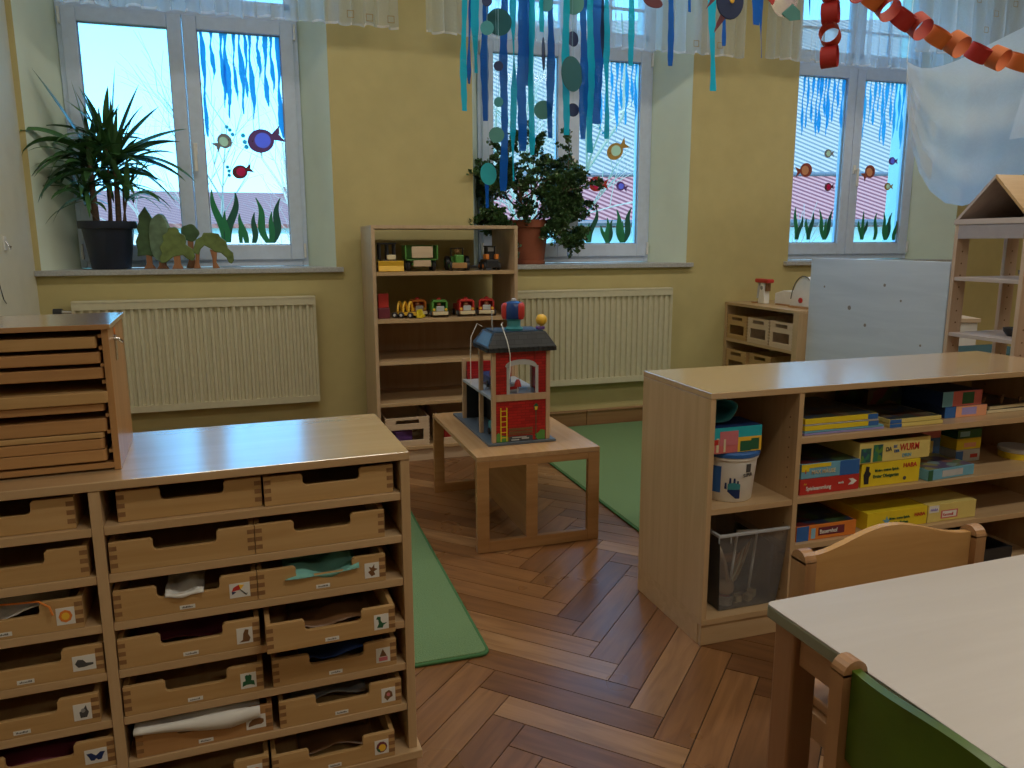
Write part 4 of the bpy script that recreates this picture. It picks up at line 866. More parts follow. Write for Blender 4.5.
for k in range(6):
    a = .12*k; solo('dried_strand', MB().tube([(1.335+.008*k, 1.93+.005*k, .09), (1.345+.008*k+.01*math.sin(k), 1.925, .16), (1.372+.006*k, 1.92, .21+.006*k)], [.003, .006, .001], 6), M['cream'] if k % 2 else M['oak_z'], 'beige strands standing inside the clear bin', 'strand', group='beige strands in the bin', smooth=True)
for k, (x, y, s) in enumerate(((1.30, 1.835, .010), (1.335, 1.832, .010), (1.36, 1.85, .011))): solo('small_block', MB().box(-s, -s, 0, s, s, 1.9*s), M['cream'], 'cream block at the floor of the clear bin, %s' % ('left', 'middle', 'right')[k]+' of three', 'block', loc=(x, y, .0857), rotz=.3*k, bevel=.001)
solo('wooden_bar', MB().box(-.07, -.01, -.01, .07, .01, .01), M['oak_x'], 'brown wooden bar lying across the inside of the clear bin', 'bar', loc=(1.32, 1.95, .17), rotz=.1, bevel=.002)
solo('toy_bundle', MB().ball((0, 0, 0), .045, 8, (1.3, .9, .8)), M['brown'], 'dark cloth bundle at the back of the clear bin', 'bundle', loc=(1.35, 1.985, .125), smooth=True)

# ---------------------------------------------------------------- toy fire station on the bench
fx, fy, fz = .806, 2.748, .3745
T = thing('toy_fire_station', 'toy fire station with red brick walls and dark roof on the step bench', 'toy', (fx, fy, fz))
fw, fd = .236, .45; H1, H2 = .175, .362            # first floor, eaves
md_ = .175                                          # depth of the roofed part
pn = wood('fire_station_post', (.50, .33, .20), (.6, .42, .27), 'z', .45)
obj('base_plate', MB().box(-.018, -.012, 0, fw+.022, fd+.12, .009), M['grey'] if 0 else mat('slate_blue_base', (.10, .13, .17), .4), T, bevel=.001)
def post(x, y, z1): obj('post', MB().box(x, y, .0092, x+.016, y+.016, z1), pn, T, bevel=.001)
post(0, 0, H2); post(fw-.016, 0, H2); post(0, md_, H2); post(fw-.016, md_, H2); post(0, fd, .275); post(fw-.016, fd, .275)
fl = MB().box(.0, .0165, H1, fw, fd-.001, H1+.010); obj('floor_board', fl, mat('pale_grey_floor', (.38, .42, .47), .4), T)
obj('front_beam', MB().box(.0165, -.002, H1-.004, fw-.0165, .014, H1+.022), pn, T, bevel=.001)
brick = bpy.data.materials.new('red_brick_print'); brick.use_nodes = True; t = brick.node_tree; b = t.nodes['Principled BSDF']; b.inputs['Roughness'].default_value = .35
tcx = t.nodes.new('ShaderNodeTexCoord'); mpx = t.nodes.new('ShaderNodeMapping'); mpx.inputs['Rotation'].default_value = (R(90), 0, 0); bk = t.nodes.new('ShaderNodeTexBrick')
bk.inputs['Scale'].default_value = 1; bk.inputs['Brick Width'].default_value = .034; bk.inputs['Row Height'].default_value = .011; bk.inputs['Mortar Size'].default_value = .0007
bk.inputs['Color1'].default_value = (.50, .02, .02, 1); bk.inputs['Color2'].default_value = (.34, .012, .012, 1); bk.inputs['Mortar'].default_value = (.18, .01, .01, 1)
t.links.new(tcx.outputs['Object'], mpx.inputs[0]); t.links.new(mpx.outputs[0], bk.inputs['Vector']); t.links.new(bk.outputs[0], b.inputs['Base Color'])
w0, w1 = .0163, fw-.0163
lw = obj('lower_wall', MB().box(w0, .004, .0095, w1, .009, H1-.0045), brick, T)
xm = (w0+w1)/2; z0, z1 = H1+.0225, H2
up = MB(); ax0, ax1, az = .072, .176, H1+.136
up.box(w0, .004, z0, ax0, .009, z1).box(ax1, .004, z0, w1, .009, z1)
arc = [(ax0, az-.012)]+[(xm+(ax1-ax0)/2*math.cos(R(a)), az-.012+.012*math.sin(R(a))) for a in range(180, -1, -20)]
up.prism([(ax0, z1)]+arc[1:]+[(ax1, z1)], .004, .009, 'y')
obj('upper_wall', up, brick, T)
fr_ = MB().box(ax0-.012, .001, z0, ax0, .0035, az-.006).box(ax1, .001, z0, ax1+.012, .0035, az-.006)
oa = [(xm+((ax1-ax0)/2+.012)*math.cos(R(a)), az-.006+.026*math.sin(R(a))) for a in range(0, 181, 20)]; ia = [(xm+(ax1-ax0)/2*math.cos(R(a)), az-.012+.012*math.sin(R(a))) for a in range(180, -1, -20)]
fr_.prism(oa+ia, .001, .0035, 'y'); obj('stone_arch', fr_, M['silver'], T)
ld_ = MB().box(.034, .002, .012, .038, .0035, .145).box(.058, .002, .012, .062, .0035, .145)
for k in range(6): ld_.box(.036, .0018, .026+.021*k, .060, .0036, .029+.021*k)
obj('printed_ladder', ld_, M['yel'], lw)
lp = MB().box(.178, .002, .012, .1805, .0036, .128).prism([(.174, .128), (.185, .128), (.189, .146), (.17, .146)], .002, .0036, 'y').prism([(.170, .1465), (.189, .1465), (.1795, .156)], .002, .0036, 'y')
obj('printed_street_lamp', lp, M['darkgreen'], lw); obj('printed_lamp_glow', MB().prism([(.1755, .1295), (.1835, .1295), (.186, .143), (.173, .143)], .0010, .0019, 'y'), M['yellow'], lw)
obj('printed_bench', MB().box(.068, .002, .040, .165, .0036, .050).box(.068, .002, .053, .165, .0036, .062).box(.065, .0018, .035, .168, .0034, .038), M['brown'], lw)
obj('printed_bushes', MB().prism([(.018, .0098), (.018, .04), (.027, .048), (.034, .038), (.066, .03), (.066, .0098)], .0026, .0039, 'y'), M['green'], lw); obj('printed_bushes', MB().prism([(.186, .0098), (.175, .03), (.19, .038), (.2, .05), (.217, .045), (.217, .0098)], .0026, .0039, 'y'), M['green'], lw)
obj('printed_stones', MB().box(.07, .0022, .0098, .166, .0036, .03), M['darkgrey'], lw); obj('printed_stones', MB().box(.078, .0012, .013, .11, .0021, .018).box(.12, .0012, .017, .15, .0021, .022).box(.082, .0012, .023, .14, .0021, .027), M['silver'], lw)
obj('side_wall', MB().box(fw-.012, .0165, .0095, fw-.008, fd-.001, H1-.001).box(fw-.012, .0165, H1+.011, fw-.008, md_-.001, H2), brick, T)
obj('partition', MB().box(.10, md_+.017, .0095, .104, fd-.02, H1-.001).box(.017, fd, .0095, fw-.017, fd+.004, H1-.001), M['black'], T)
# roof
rz0, rz1 = H2+.0005, H2+.072; e = .018; ins = .026
v = [(-e, -e, rz0), (fw+e, -e, rz0), (fw+e, md_+e+.016, rz0), (-e, md_+e+.016, rz0), (-e, -e, rz0+.018), (fw+e, -e, rz0+.018), (fw+e, md_+e+.016, rz0+.018), (-e, md_+e+.016, rz0+.018), (ins-.012, ins-.012, rz1), (fw-ins+.012, ins-.012, rz1), (fw-ins+.012, md_-.004, rz1), (ins-.012, md_-.004, rz1)]
dr = mat('dark_grey_roof', (.02, .023, .027), .6, bump=0)
_t = dr.node_tree; _b = _t.nodes['Principled BSDF']; _c = _t.nodes.new('ShaderNodeTexCoord'); _m = _t.nodes.new('ShaderNodeMapping'); _m.inputs['Rotation'].default_value = (R(90), 0, 0); _k = _t.nodes.new('ShaderNodeTexBrick')
_k.inputs['Scale'].default_value = 1; _k.inputs['Brick Width'].default_value = .036; _k.inputs['Row Height'].default_value = .017; _k.inputs['Mortar Size'].default_value = .0009
_k.inputs['Color1'].default_value = (.028, .032, .036, 1); _k.inputs['Color2'].default_value = (.018, .021, .026, 1); _k.inputs['Mortar'].default_value = (.004, .004, .005, 1)
_t.links.new(_c.outputs['Object'], _m.inputs[0]); _t.links.new(_m.outputs[0], _k.inputs['Vector']); _t.links.new(_k.outputs[0], _b.inputs['Base Color'])
obj('roof', MB().add(v, [(0, 3, 2, 1), (0, 1, 5, 4), (1, 2, 6, 5), (2, 3, 7, 6), (3, 0, 4, 7), (4, 5, 9, 8), (5, 6, 10, 9), (6, 7, 11, 10), (7, 4, 8, 11), (8, 9, 10, 11)]), dr, T, bevel=.002)
rib = MB()
for k in range(14):
    x = -e+.004+k*(fw+2*e-.016)/13; rib.box(x, -e-.003, rz0+.001, x+.012, -e-.0002, rz0+.016)
for k in range(11):
    y = -e+.004+k*(md_+2*e)/11; rib.box(-e-.003, y, rz0+.001, -e-.0002, y+.011, rz0+.016)
obj('roof_tiles', rib, dr, T)
a_, b_ = Vector((-e, -e+.03, rz0+.02)), Vector((ins-.012, ins+.01, rz1-.002))
nrm = Vector((-(rz1-rz0-.018), 0, ins-.012+e)).normalized()*.0015
sk = [Vector((-e+.004, .0, rz0+.022)), Vector((-e+.004, md_-.01, rz0+.022)), Vector((ins-.016, md_-.03, rz1-.004)), Vector((ins-.016, .022, rz1-.004))]
obj('skylight', MB().add([p+nrm for p in sk], [(0, 1, 2, 3)]), M['lightblue'] if 0 else mat('blue_skylight', (.08, .22, .42), .12), T)
obj('roof_deck', MB().box(ins-.004, ins-.004, rz1+.0004, fw-ins+.004, md_-.012, rz1+.004), mat('blue_roof_deck', (.05, .10, .17), .3), T)
obj('rear_terrace_wall', MB().box(.017, fd-.012, H1+.0105, fw-.017, fd-.002, .262), brick, T)
# pole, bell and people inside
obj('bell_stand', MB().tube([(.115, .035, H1+.0105), (.115, .035, H1+.075)], .002, 8), M['white'], T)
obj('bell', MB().lathe([(.014, 0), (.013, .006), (.010, .02), (.005, .028)], c=(.115, .035, H1+.045), n=16), M['red'], T, smooth=True)
def toyman(x, y, z, cm, label):
    t = thing('toy_figure', label, 'toy figure', (x, y, z))
    obj('body', MB().tube([(0, 0, 0), (0, 0, .012), (0, 0, .034)], [.010, .012, .008], 12), M[cm], t, smooth=True)
    obj('head', MB().ball((0, 0, .043), .0095, 8), M['peach'], t, smooth=True); obj('helmet', MB().lathe([(.0125, .045), (.0115, .049), (.006, .055), (.002, .057)], n=14), M['red'] if cm != 'red' else M['navy'], t, smooth=True)
toyman(fx+.045, fy+.085, fz+H1+.0106, 'navy', 'toy fireman in dark blue on the upper floor of the fire station')
toyman(fx+.045, fy+.07+.05, fz+H1+.0106, 'red', 'toy fireman in red on the upper floor of the fire station')
gbox('small silver and red toy engine on the upper floor of the fire station', fx+.10, fy+.10, fz+H1+.010, .05, .03, .05, R(20), 'silver', prints=[(0, .3, 1, .7, 'red')], name='toy_engine', cat='toy')
# things standing on its roof
rt = fz+rz1+.0044
t = thing('toy_siren', 'red and blue toy siren lamp standing on the fire station roof', 'toy', (fx+.108, fy+.06, rt)); t.scale = (1.0, 1.0, 1.22)
obj('foot', MB().lathe([(.034, 0), (.036, .006), (.026, .012), (.026, .030), (.034, .036)], n=24), M['teal'], t, smooth=True)
obj('barrel', MB().lathe([(.034, .0362), (.038, .042), (.038, .075), (.03, .087), (.012, .092)], n=24), mat('dark_blue_plastic', (.01, .05, .22), .25), t, smooth=True)
for a in (-60, 20, 180): 
    m_ = Matrix.Rotation(R(a), 4, 'Z') @ Matrix.Translation((.036, 0, .060)); obj('red_light', MB().ball((0, 0, 0), .017, 8, (.6, .85, 1.25)) if 0 else MB().lathe([(.001, -.026), (.010, -.024), (.014, -.015), (.014, .016), (.009, .024), (.001, .027)], n=14, m=m_), M['red'], t, smooth=True)
obj('cap', MB().lathe([(.010, .0922), (.010, .097), (.004, .100)], n=12), M['silver'], t, smooth=True)
t = thing('toy_tap_lamp', 'small yellow ball on a purple clip at the edge of the fire station roof', 'toy', (fx+.215, fy+.045, rt))
obj('clip', MB().box(-.02, -.01, 0, .012, .012, .012), M['purple'], t, bevel=.003); obj('yellow_ball', MB().ball((.0, 0, .037), .0225, 10), M['yellow'], t, smooth=True); obj('stem', MB().tube([(0, 0, .0122), (0, 0, .016)], .004), M['yellow'], t)
hz = rt+.075
solo('cord', MB().tube([(fx+.06, fy+.05, rt+.03), (fx+.045, fy+.02, rt+.028), (fx+.052, fy-.03, rt-.03), (fx+.062, fy-.034, rt-.08), (fx+.062, fy-.036, rt-.14), (fx+.058, fy-.036, rt-.175)], .0017, 6), M['white'], 'white cord hanging down over the front of the fire station', 'cord', smooth=True)
solo('cord', MB().tube([(fx+.0, fy+.13, rt+.01), (fx-.02, fy+.13, rt+.022), (fx-.045, fy+.13, rt-.03), (fx-.048, fy+.13, rt-.09), (fx-.048, fy+.13, rt-.22)], .0017, 6), M['white'], 'white cord hanging down at the left of the fire station roof', 'cord', smooth=True)
solo('antenna', MB().tube([(fx+.03, fy+.09, rt), (fx+.028, fy+.09, rt+.07)], .0022, 8).ball((fx+.028, fy+.09, rt+.071), .0035, 5), M['silver'], 'thin pale rod standing on the fire station roof', 'rod', smooth=True)
t = thing('toy_ladder_truck', 'blue and dark toy behind the posts of the fire station, on the upper floor', 'toy', (fx+.09, fy+.28, fz+H1+.0106))
obj('body', MB().box(-.04, -.08, .012, .05, .08, .045), M['navy'], t, bevel=.003); obj('cab', MB().box(-.03, -.08, .0455, .04, -.04, .07), M['red'], t, bevel=.003)
obj('wheels', MB().wheel((-.042, -.05, .014), .014, .008).wheel((-.042, .05, .014), .014, .008).wheel((.052, -.05, .014), .014, .008).wheel((.052, .05, .014), .014, .008), M['black'], t)
t = thing('toy_truck', 'dark toy truck parked on the ground floor of the fire station', 'toy', (fx+.06, fy+.10, fz+.0092))
obj('body', MB().box(-.03, -.07, .012, .03, .06, .055), M['teal'], t, bevel=.004); obj('wheels', MB().wheel((-.031, -.04, .014), .014, .008).wheel((-.031, .04, .014), .014, .008).wheel((.031, -.04, .014), .014, .008).wheel((.031, .04, .014), .014, .008), M['black'], t)

# ---------------------------------------------------------------- toy vehicles (fronts face local -y)
def wheels(t, xs, ys, r_, w_, hub='silver'):
    for x in xs:
        for y in ys:
            o = obj('wheel', MB().wheel((x, y, r_), r_, w_), M['black'], t, smooth=True)
            s = -1 if x < 0 else 1; obj('hub', MB().wheel((x+s*w_*.5, y, r_), r_*.45, .002), M[hub], o)
def fireman_truck(x, y, z, cm, grille, label, rz=0, cargo=None, grp=None):
    t = thing('toy_truck', label, 'toy truck', (x, y, z+.0004), rz, grp); w_ = .042
    obj('chassis', MB().box(-w_, -.075, .012, w_, .085, .030), M['oak_x'], t, bevel=.002)
    wheels(t, (-w_-.003, w_+.003), (-.045, .055), .017, .012)
    cab = MB().box(-w_, -.062, .0302, -w_+.010, -.005, .078).box(w_-.010, -.062, .0302, w_, -.005, .078).box(-w_+.010, -.012, .0302, w_-.010, -.005, .078).box(-w_+.010, -.062, .0302, w_-.010, -.054, .046)
    cab.prism([(-w_, .078), (w_, .078), (w_*.72, .090), (-w_*.72, .090)], -.062, -.005, 'y')
    obj('cab', cab, M[cm], t, bevel=.002)
    g = obj('front_bumper', MB().box(-w_*.95, -.082, .012, w_*.95, -.0752, .030), M['cream'], t, bevel=.002); obj('grille', MB().box(-w_*.5, -.072, .0305, w_*.5, -.0625, .058), M[grille], t, bevel=.003)
    obj('headlights', MB().wheel((-w_*.75, -.064, .04), .007, .004, 'y').wheel((w_*.75, -.064, .04), .007, .004, 'y'), M['yellow'], t)
    h = obj('driver', MB().ball((0, -.035, .066), .012, 7), M['peach'], t, smooth=True); obj('driver_cap', MB().lathe([(.014, .0905), (.013, .096), (.004, .102)], c=(0, -.035, 0), n=14), M['red'], t, smooth=True)
    obj('load_bed', MB().box(-w_, 0, .0305, w_, .083, .034).box(-w_, 0, .034, -w_+.005, .083, .060).box(w_-.005, 0, .034, w_, .083, .060).box(-w_+.005, .078, .034, w_-.005, .083, .060), M[cargo or cm], t, bevel=.001)
    return t
s1, s2 = .998, .757
fireman_truck(.880, 4.02, s2, 'green', 'silver', 'green wooden toy truck with a driver, middle of the second shelf', 0, None)
fireman_truck(1.026, 4.02, s2, 'red', 'silver', 'red wooden toy fire truck, left of the two at the right of the second shelf', 0, None)
fireman_truck(1.150, 4.02, s2, 'red', 'silver', 'red wooden toy fire truck turned slightly, rightmost on the second shelf', R(-14), 'darkgrey')
fireman_truck(.775, 4.085, s2, 'orange', 'silver', 'orange-red wooden toy truck behind the yellow roller', R(6), None)
t = thing('toy_log_carrier', 'yellow toy roller vehicle with curved hoops on the second shelf', 'toy vehicle', (.70, 3.985, s2+.0004), R(60))
obj('chassis', MB().box(-.028, -.07, .014, .028, .06, .030), M['yellow'], t, bevel=.003); wheels(t, (-.032, .032), (-.04, .01, .045), .016, .012, 'silver')
hp = MB()
for y in (-.03, .0, .03): hp.tube([(.028*math.cos(R(a)), y, .034+.048*math.sin(R(a))) for a in range(0, 181, 15)], .006, 8)
obj('hoop', hp, M['yellow'], t, smooth=True)
obj('scoop', MB().prism([(-.10, .004), (-.074, .004), (-.074, .045), (-.082, .045), (-.09, .016), (-.10, .012)], -.032, .032, 'x'), M['yel'], t)
t = thing('toy_fuel_pump', 'red wooden pump block at the left end of the second shelf', 'toy', (.588, 3.99, s2+.0004), R(4))
obj('foot', MB().box(-.03, -.02, 0, .03, .025, .055), M['maroon'], t, bevel=.003); obj('panel', MB().box(-.027, -.012, .0553, .027, .014, .128), M['red'], t, bevel=.003)
# top board
t = thing('toy_bulldozer', 'black and brown toy bulldozer with a wide yellow blade, left on the top board', 'toy vehicle', (.622, 3.99, s1+.0004), 0)
obj('blade', MB().prism([(-.078, .002), (-.060, .002), (-.056, .03), (-.062, .055), (-.078, .055), (-.070, .03)], -.062, .066, 'x'), M['yellow'], t, bevel=.002)
obj('body', MB().box(-.038, -.055, .014, .036, .06, .06), M['black'], t, bevel=.004); wheels(t, (-.045, .043), (-.028, .035), .024, .016)
cb = MB()
for x in (-.052, -.012, .024): cb.box(x, -.03, .0605, x+.010, -.022, .136); cb.box(x, .03, .0605, x+.010, .038, .136)
cb.box(-.056, -.034, .136, .038, .042, .146); obj('cab_frame', cb, M['black'], t, bevel=.002); obj('engine_hood', MB().box(-.014, -.056, .0605, .03, -.031, .085), M['cream'], t, bevel=.003)
obj('lift_arms', MB().box(-.03, -.062, .02, -.022, -.055, .03).box(.02, -.062, .02, .028, -.055, .03), M['black'], t)
t = thing('toy_trailer', 'green toy tractor trailer with a pale wooden tailboard on the top board', 'toy vehicle', (.790, 4.00, s1+.0004), R(-3))
obj('frame', MB().box(-.05, -.06, .03, .05, .10, .042), M['green'], t, bevel=.002); obj('rear_board', MB().box(-.045, -.069, .024, .045, -.061, .056), M['peach'] if 0 else M['pale_x'], t, bevel=.002)
obj('load_box', MB().box(-.085, -.055, .062, -.078, .10, .132).box(.078, -.055, .062, .085, .10, .132).box(-.078, .093, .062, .078, .10, .132).box(-.078, -.055, .055, .078, .10, .0615), M['green'], t, bevel=.002)
obj('tailboard', MB().box(-.052, -.068, .068, .056, -.0555, .126), M['pale_x'], t, bevel=.002); wheels(t, (-.066, .066), (-.01, .06), .030, .022)
t = thing('toy_tractor', 'green toy tractor with big black wheels on the top board', 'toy vehicle', (.990, 4.00, s1+.0004), R(-4))
obj('bumper', MB().box(-.042, -.078, .014, .036, -.068, .042), M['oak_x'], t, bevel=.002); obj('hood', MB().box(-.022, -.067, .03, .022, .0, .082), M['green'], t, bevel=.006)
obj('body', MB().box(-.035, .0005, .025, .035, .06, .075), M['green'], t, bevel=.004); wheels(t, (-.052, .052), (.03,), .038, .026, 'green'); wheels(t, (-.045, .045), (-.045,), .024, .018, 'green')
obj('roll_bar', MB().box(-.035, .02, .0755, -.028, .028, .112).box(.028, .02, .0755, .035, .028, .112).box(-.035, .02, .112, .035, .028, .118), M['black'], t, bevel=.001); obj('driver', MB().ball((0, .018, .098), .014, 7), M['oak_x'], t, smooth=True)
t = thing('toy_forklift', 'black and orange toy loader, rightmost on the top board of the tall shelf', 'toy vehicle', (1.165, 4.0, s1+.0004), R(3))
obj('body', MB().box(-.034, -.055, .012, .034, .06, .056), M['black'], t, bevel=.005); obj('side_pods', MB().box(-.036, -.05, .057, -.018, .0, .084).box(.018, -.05, .057, .036, .0, .084), M['orange'], t, bevel=.003)
wheels(t, (-.040, .040), (-.03, .035), .021, .014, 'orange')
obj('cab', MB().box(-.024, -.03, .0565, -.018, .02, .12).box(.018, -.03, .0565, .024, .02, .12).box(-.026, -.034, .12, .026, .024, .128).box(-.018, -.02, .0565, .018, .0, .098), M['black'], t, bevel=.002); obj('window', MB().box(-.0175, -.0215, .0985, .0175, -.0195, .119), M['silver'], t)
# things on the low crate shelf
t = thing('toy_mixer', 'white toy kitchen mixer with a red top on the low crate shelf', 'toy', (3.03, 4.17, .7555), R(-90))
obj('stand', MB().prism([(-.035, .0), (.035, 0), (.022, .13), (-.016, .13)], -.02, .02, 'y'), M['white'], t, bevel=.004); obj('arm', MB().box(-.07, -.026, .1305, .065, .026, .155), M['red'], t, bevel=.008)
obj('whisk', MB().tube([(-.052, 0, .13), (-.052, 0, .03)], [.008, .014], 10), M['silver'], t, smooth=True); obj('base', MB().box(-.075, -.035, -.0003, .06, .035, -.0001) if 0 else MB().box(-.078, -.036, 0, -.037, .036, .008), M['oak_x'], t); obj('dial', MB().wheel((0, -.0205, .10), .013, .003, 'y'), M['grey'], t); obj('head_joint', MB().box(.03, -.015, .08, .045, .015, .13), M['brown'], t)
t = thing('toy_bowl_box', 'low white toy appliance between the mixer and the slicer', 'toy', (3.10, 4.00, .7555), R(-90)); obj('body', MB().prism([(-.10, 0), (.08, 0), (.08, .09), (-.02, .09), (-.10, .07)], -.04, .05, 'y'), M['white'], t, bevel=.004); obj('foot_board', MB().box(-.07, -.055, .0, .05, -.041, .008), M['oak_x'], t)
t = thing('toy_slicer', 'white rounded toy slicer with a red knob on the low crate shelf', 'toy', (3.03, 3.80, .7555), R(-90))
pr = [(-.085, .010)]+[(.02+.105*math.cos(R(a)), .02+.165*math.sin(R(a))) for a in range(170, 30, -12)]+[(.09, .010)]
obj('housing', MB().prism(pr, -.01, .03, 'y'), M['white'], t, bevel=.003); obj('blade_rim', MB().tube([(.02+.108*math.cos(R(a)), -.0145, .02+.168*math.sin(R(a))) for a in range(170, 60, -12)], .003, 6), M['darkgrey'], t); obj('red_knob', MB().wheel((.0, -.014, .045), .016, .008, 'y'), M['red'], t, smooth=True); obj('base_board', MB().box(-.09, -.03, 0, .095, .045, .0095), M['oak_x'], t, bevel=.002)
# ---------------------------------------------------------------- window sill: plants and wooden trees
def leaf_strip(mb, base, dirv, L_, w_, droop, rr, n=9, fold=.3):
    d = Vector(dirv).normalized(); side = d.cross(Vector((0, 0, 1)))
    side = side.normalized() if side.length > .05 else Vector((1, 0, 0)); p = Vector(base); v = []; st = L_/n
    tw = rr.uniform(-.7, .7)
    for k in range(n+1):
        s = k/n; ww = w_*(.35+.65*math.sin(min(1, s*1.6+.12)*math.pi/2))*(1-s**3.2)+.0004
        up_ = side.cross(d).normalized(); sd = (side*math.cos(tw)+up_*math.sin(tw))
        q = p + Vector((0, 0, 0)); v += [q-sd*ww+up_*ww*fold, q, q+sd*ww+up_*ww*fold]
        d = (d+Vector((0, 0, -droop/n*(.3+1.6*s)))).normalized(); p = p+d*st
    mb.add(v, [(3*k+a, 3*k+a+1, 3*k+a+4, 3*k+a+3) for k in range(n) for a in (0, 1)])
PX, PY = -.74, 4.475
T = thing('palm_plant', 'spiky leaved palm-like plant in a black pot on the left window sill', 'potted plant', (PX, PY, SZ+.0006))
obj('plant_pot', MB().lathe([(.088, 0), (.092, .004), (.122, .205), (.136, .206), (.138, .212), (.138, .243), (.130, .243), (.118, .20), (.1, .19)], n=40), mat('blue_black_pot', (.015, .022, .045), .4), T, smooth=True)
obj('soil', MB().lathe([(.117, .195), (.02, .20)], n=24), M['brown'], T)
bark = wood('palm_bark', (.07, .045, .03), (.14, .09, .06), 'x', .8, 14)
leafm = mat('palm_leaf', (.05, .14, .045), .34, noise=.35, nscale=6)
rr = random.Random(11); fo = MB(); stems = [((-.05, .0), (-.055, .0, .52), .017), ((.05, .01), (.058, .01, .50), .015), ((.0, .03), (.01, .03, .42), .007), ((-.02, -.02), (-.085, -.02, .33), .006), ((.07, -.02), (.10, -.01, .36), .006), ((.02, -.01), (.03, -.02, .60), .006), ((.085, .0), (.09, .0, .46), .006)]
for (bx_, by_), (tx_, ty_, tz_), r_ in stems:
    obj('stem', MB().tube([(bx_, by_, .195), (bx_*.5+tx_*.5+rr.uniform(-.006, .006), by_, .195+(tz_-.195)*.5), (tx_, ty_, tz_)], [r_, r_*.9, r_*.8], 9), bark, T, smooth=True)
heads = [(-.055, 0, .53, 34, .30), (.058, .01, .52, 36, .31), (.02, .0, .62, 24, .28), (-.085, -.02, .36, 20, .26), (.10, -.01, .38, 18, .25), (.0, .02, .46, 18, .26)]
for hx, hy, hz_, n_, L_ in heads:
    for k in range(n_):
        az = rr.uniform(0, 2*math.pi); el = rr.uniform(-.25, 1.35)
        d = Vector((math.cos(az)*math.cos(el), math.sin(az)*math.cos(el)*.55-.1, math.sin(el)))
        leaf_strip(fo, (hx+rr.uniform(-.01, .01), hy, hz_+rr.uniform(-.05, .05)), d, L_*rr.uniform(.62, 1.05), rr.uniform(.012, .019), rr.uniform(.4, 1.6) if el < .9 else rr.uniform(0, .5), rr)
for tgt, dr in (((-.25, -.05, .96), .1), ((-.33, -.10, .70), 1.2), ((-.31, -.12, .60), 1.8), ((-.30, -.08, .42), 1.8), ((-.24, -.05, .36), 1.5), ((.40, -.06, .72), .3), ((.43, -.08, .50), 1.0), ((.36, -.02, .66), .4), ((.38, -.04, .48), .8), ((.33, -.03, .36), .7), ((.1, 0, 1.0), .1), ((-.10, 0, .92), .1), ((.2, 0, .92), .1), ((.28, 0, .82), .2)):
    b0 = Vector((-.04 if tgt[0] < 0 else .05, 0, .56)); dv = Vector(tgt)-b0+Vector((0, 0, .10*dr)); leaf_strip(fo, b0, dv, (Vector(tgt)-b0).length*(1+.12*dr), .024, dr, rr, 12)
for v_ in range(len(fo.v)):                      # the leaves stop at the pane behind them and at the side wall
    x, y, z = fo.v[v_]; fo.v[v_] = (max(x, LX+.005-PX), min(y, GY-.075-PY+.02*math.sin(x*40)*0-.004*(v_ % 3)), max(z, .05))
obj('foliage', fo, leafm, T, smooth=True)

BX, BY = 1.558, 4.485
T = thing('jade_bush', 'dense small leaved bush in a terracotta pot on the middle window sill', 'potted plant', (BX, BY, SZ+.0006))
obj('plant_pot', MB().lathe([(.094, 0), (.098, .004), (.098, .02), (.092, .022), (.115, .215), (.126, .218), (.128, .262), (.121, .262), (.112, .22), (.09, .21)], n=40), mat('terracotta', (.27, .075, .035), .6), T, smooth=True)
obj('soil', MB().lathe([(.111, .215), (.02, .22)], n=24), M['brown'], T)
rr = random.Random(5); br = MB(); lf = MB()
def oval(p, d, s):
    d = d.normalized(); a = d.orthogonal().normalized(); a = (Matrix.Rotation(rr.uniform(0, 6.28), 3, d) @ a); n_ = d.cross(a)
    k = s*.48
    v = [p, p+d*s*.35+a*k, p+d*s*.8+a*k*.8, p+d*s*1.05, p+d*s*.8-a*k*.8, p+d*s*.35-a*k]; v = [q+n_*.12*s*((i % 3) == 0) for i, q in enumerate(v)]
    lf.add(v, [(0, 1, 2, 3), (0, 3, 4, 5)])
def branch(p, d, L_, r_, lev):
    pts = [p]; n = 5; q = p.copy()
    for k in range(n):
        d = (d+Vector((rr.uniform(-.25, .25), rr.uniform(-.2, .2), rr.uniform(-.22, .2)-(.10 if lev > 1 else 0)))).normalized(); q = q+d*(L_/n)
        q.y = min(q.y, .10); q.y = max(q.y, -.14)
        pts.append(q.copy())
        for _ in range(3 if lev < 2 else 8): 
            if lev > 0: oval(q+Vector((rr.uniform(-.01, .01), rr.uniform(-.01, .01), rr.uniform(-.01, .01))), Vector((rr.uniform(-1, 1), rr.uniform(-1, 1), rr.uniform(-.4, 1))), rr.uniform(.014, .021))
    br.tube(pts, [r_*(1-.12*k) for k in range(n+1)], 5)
    if lev < 3:
        for _ in range(3 if lev else 4):
            k = rr.randint(2, n); dd_ = (d+Vector((rr.uniform(-1, 1), rr.uniform(-.7, .7), rr.uniform(-.5, .8)))).normalized(); branch(pts[k], dd_, L_*rr.uniform(.52, .72), r_*.6, lev+1)
for dx, dz, L_ in ((-.9, .8, .26), (-.5, 1.2, .30), (-.1, 1.3, .34), (.25, 1.3, .33), (.7, .9, .27), (1.2, .5, .28), (-1.1, .35, .22), (1.3, .15, .26), (.95, .1, .22), (-.7, .2, .2), (.4, .5, .25), (1.1, .75, .30)): branch(Vector((rr.uniform(-.04, .04), rr.uniform(-.04, .02), .22)), Vector((dx, rr.uniform(-.35, .1), dz)).normalized(), L_, .009, 0)
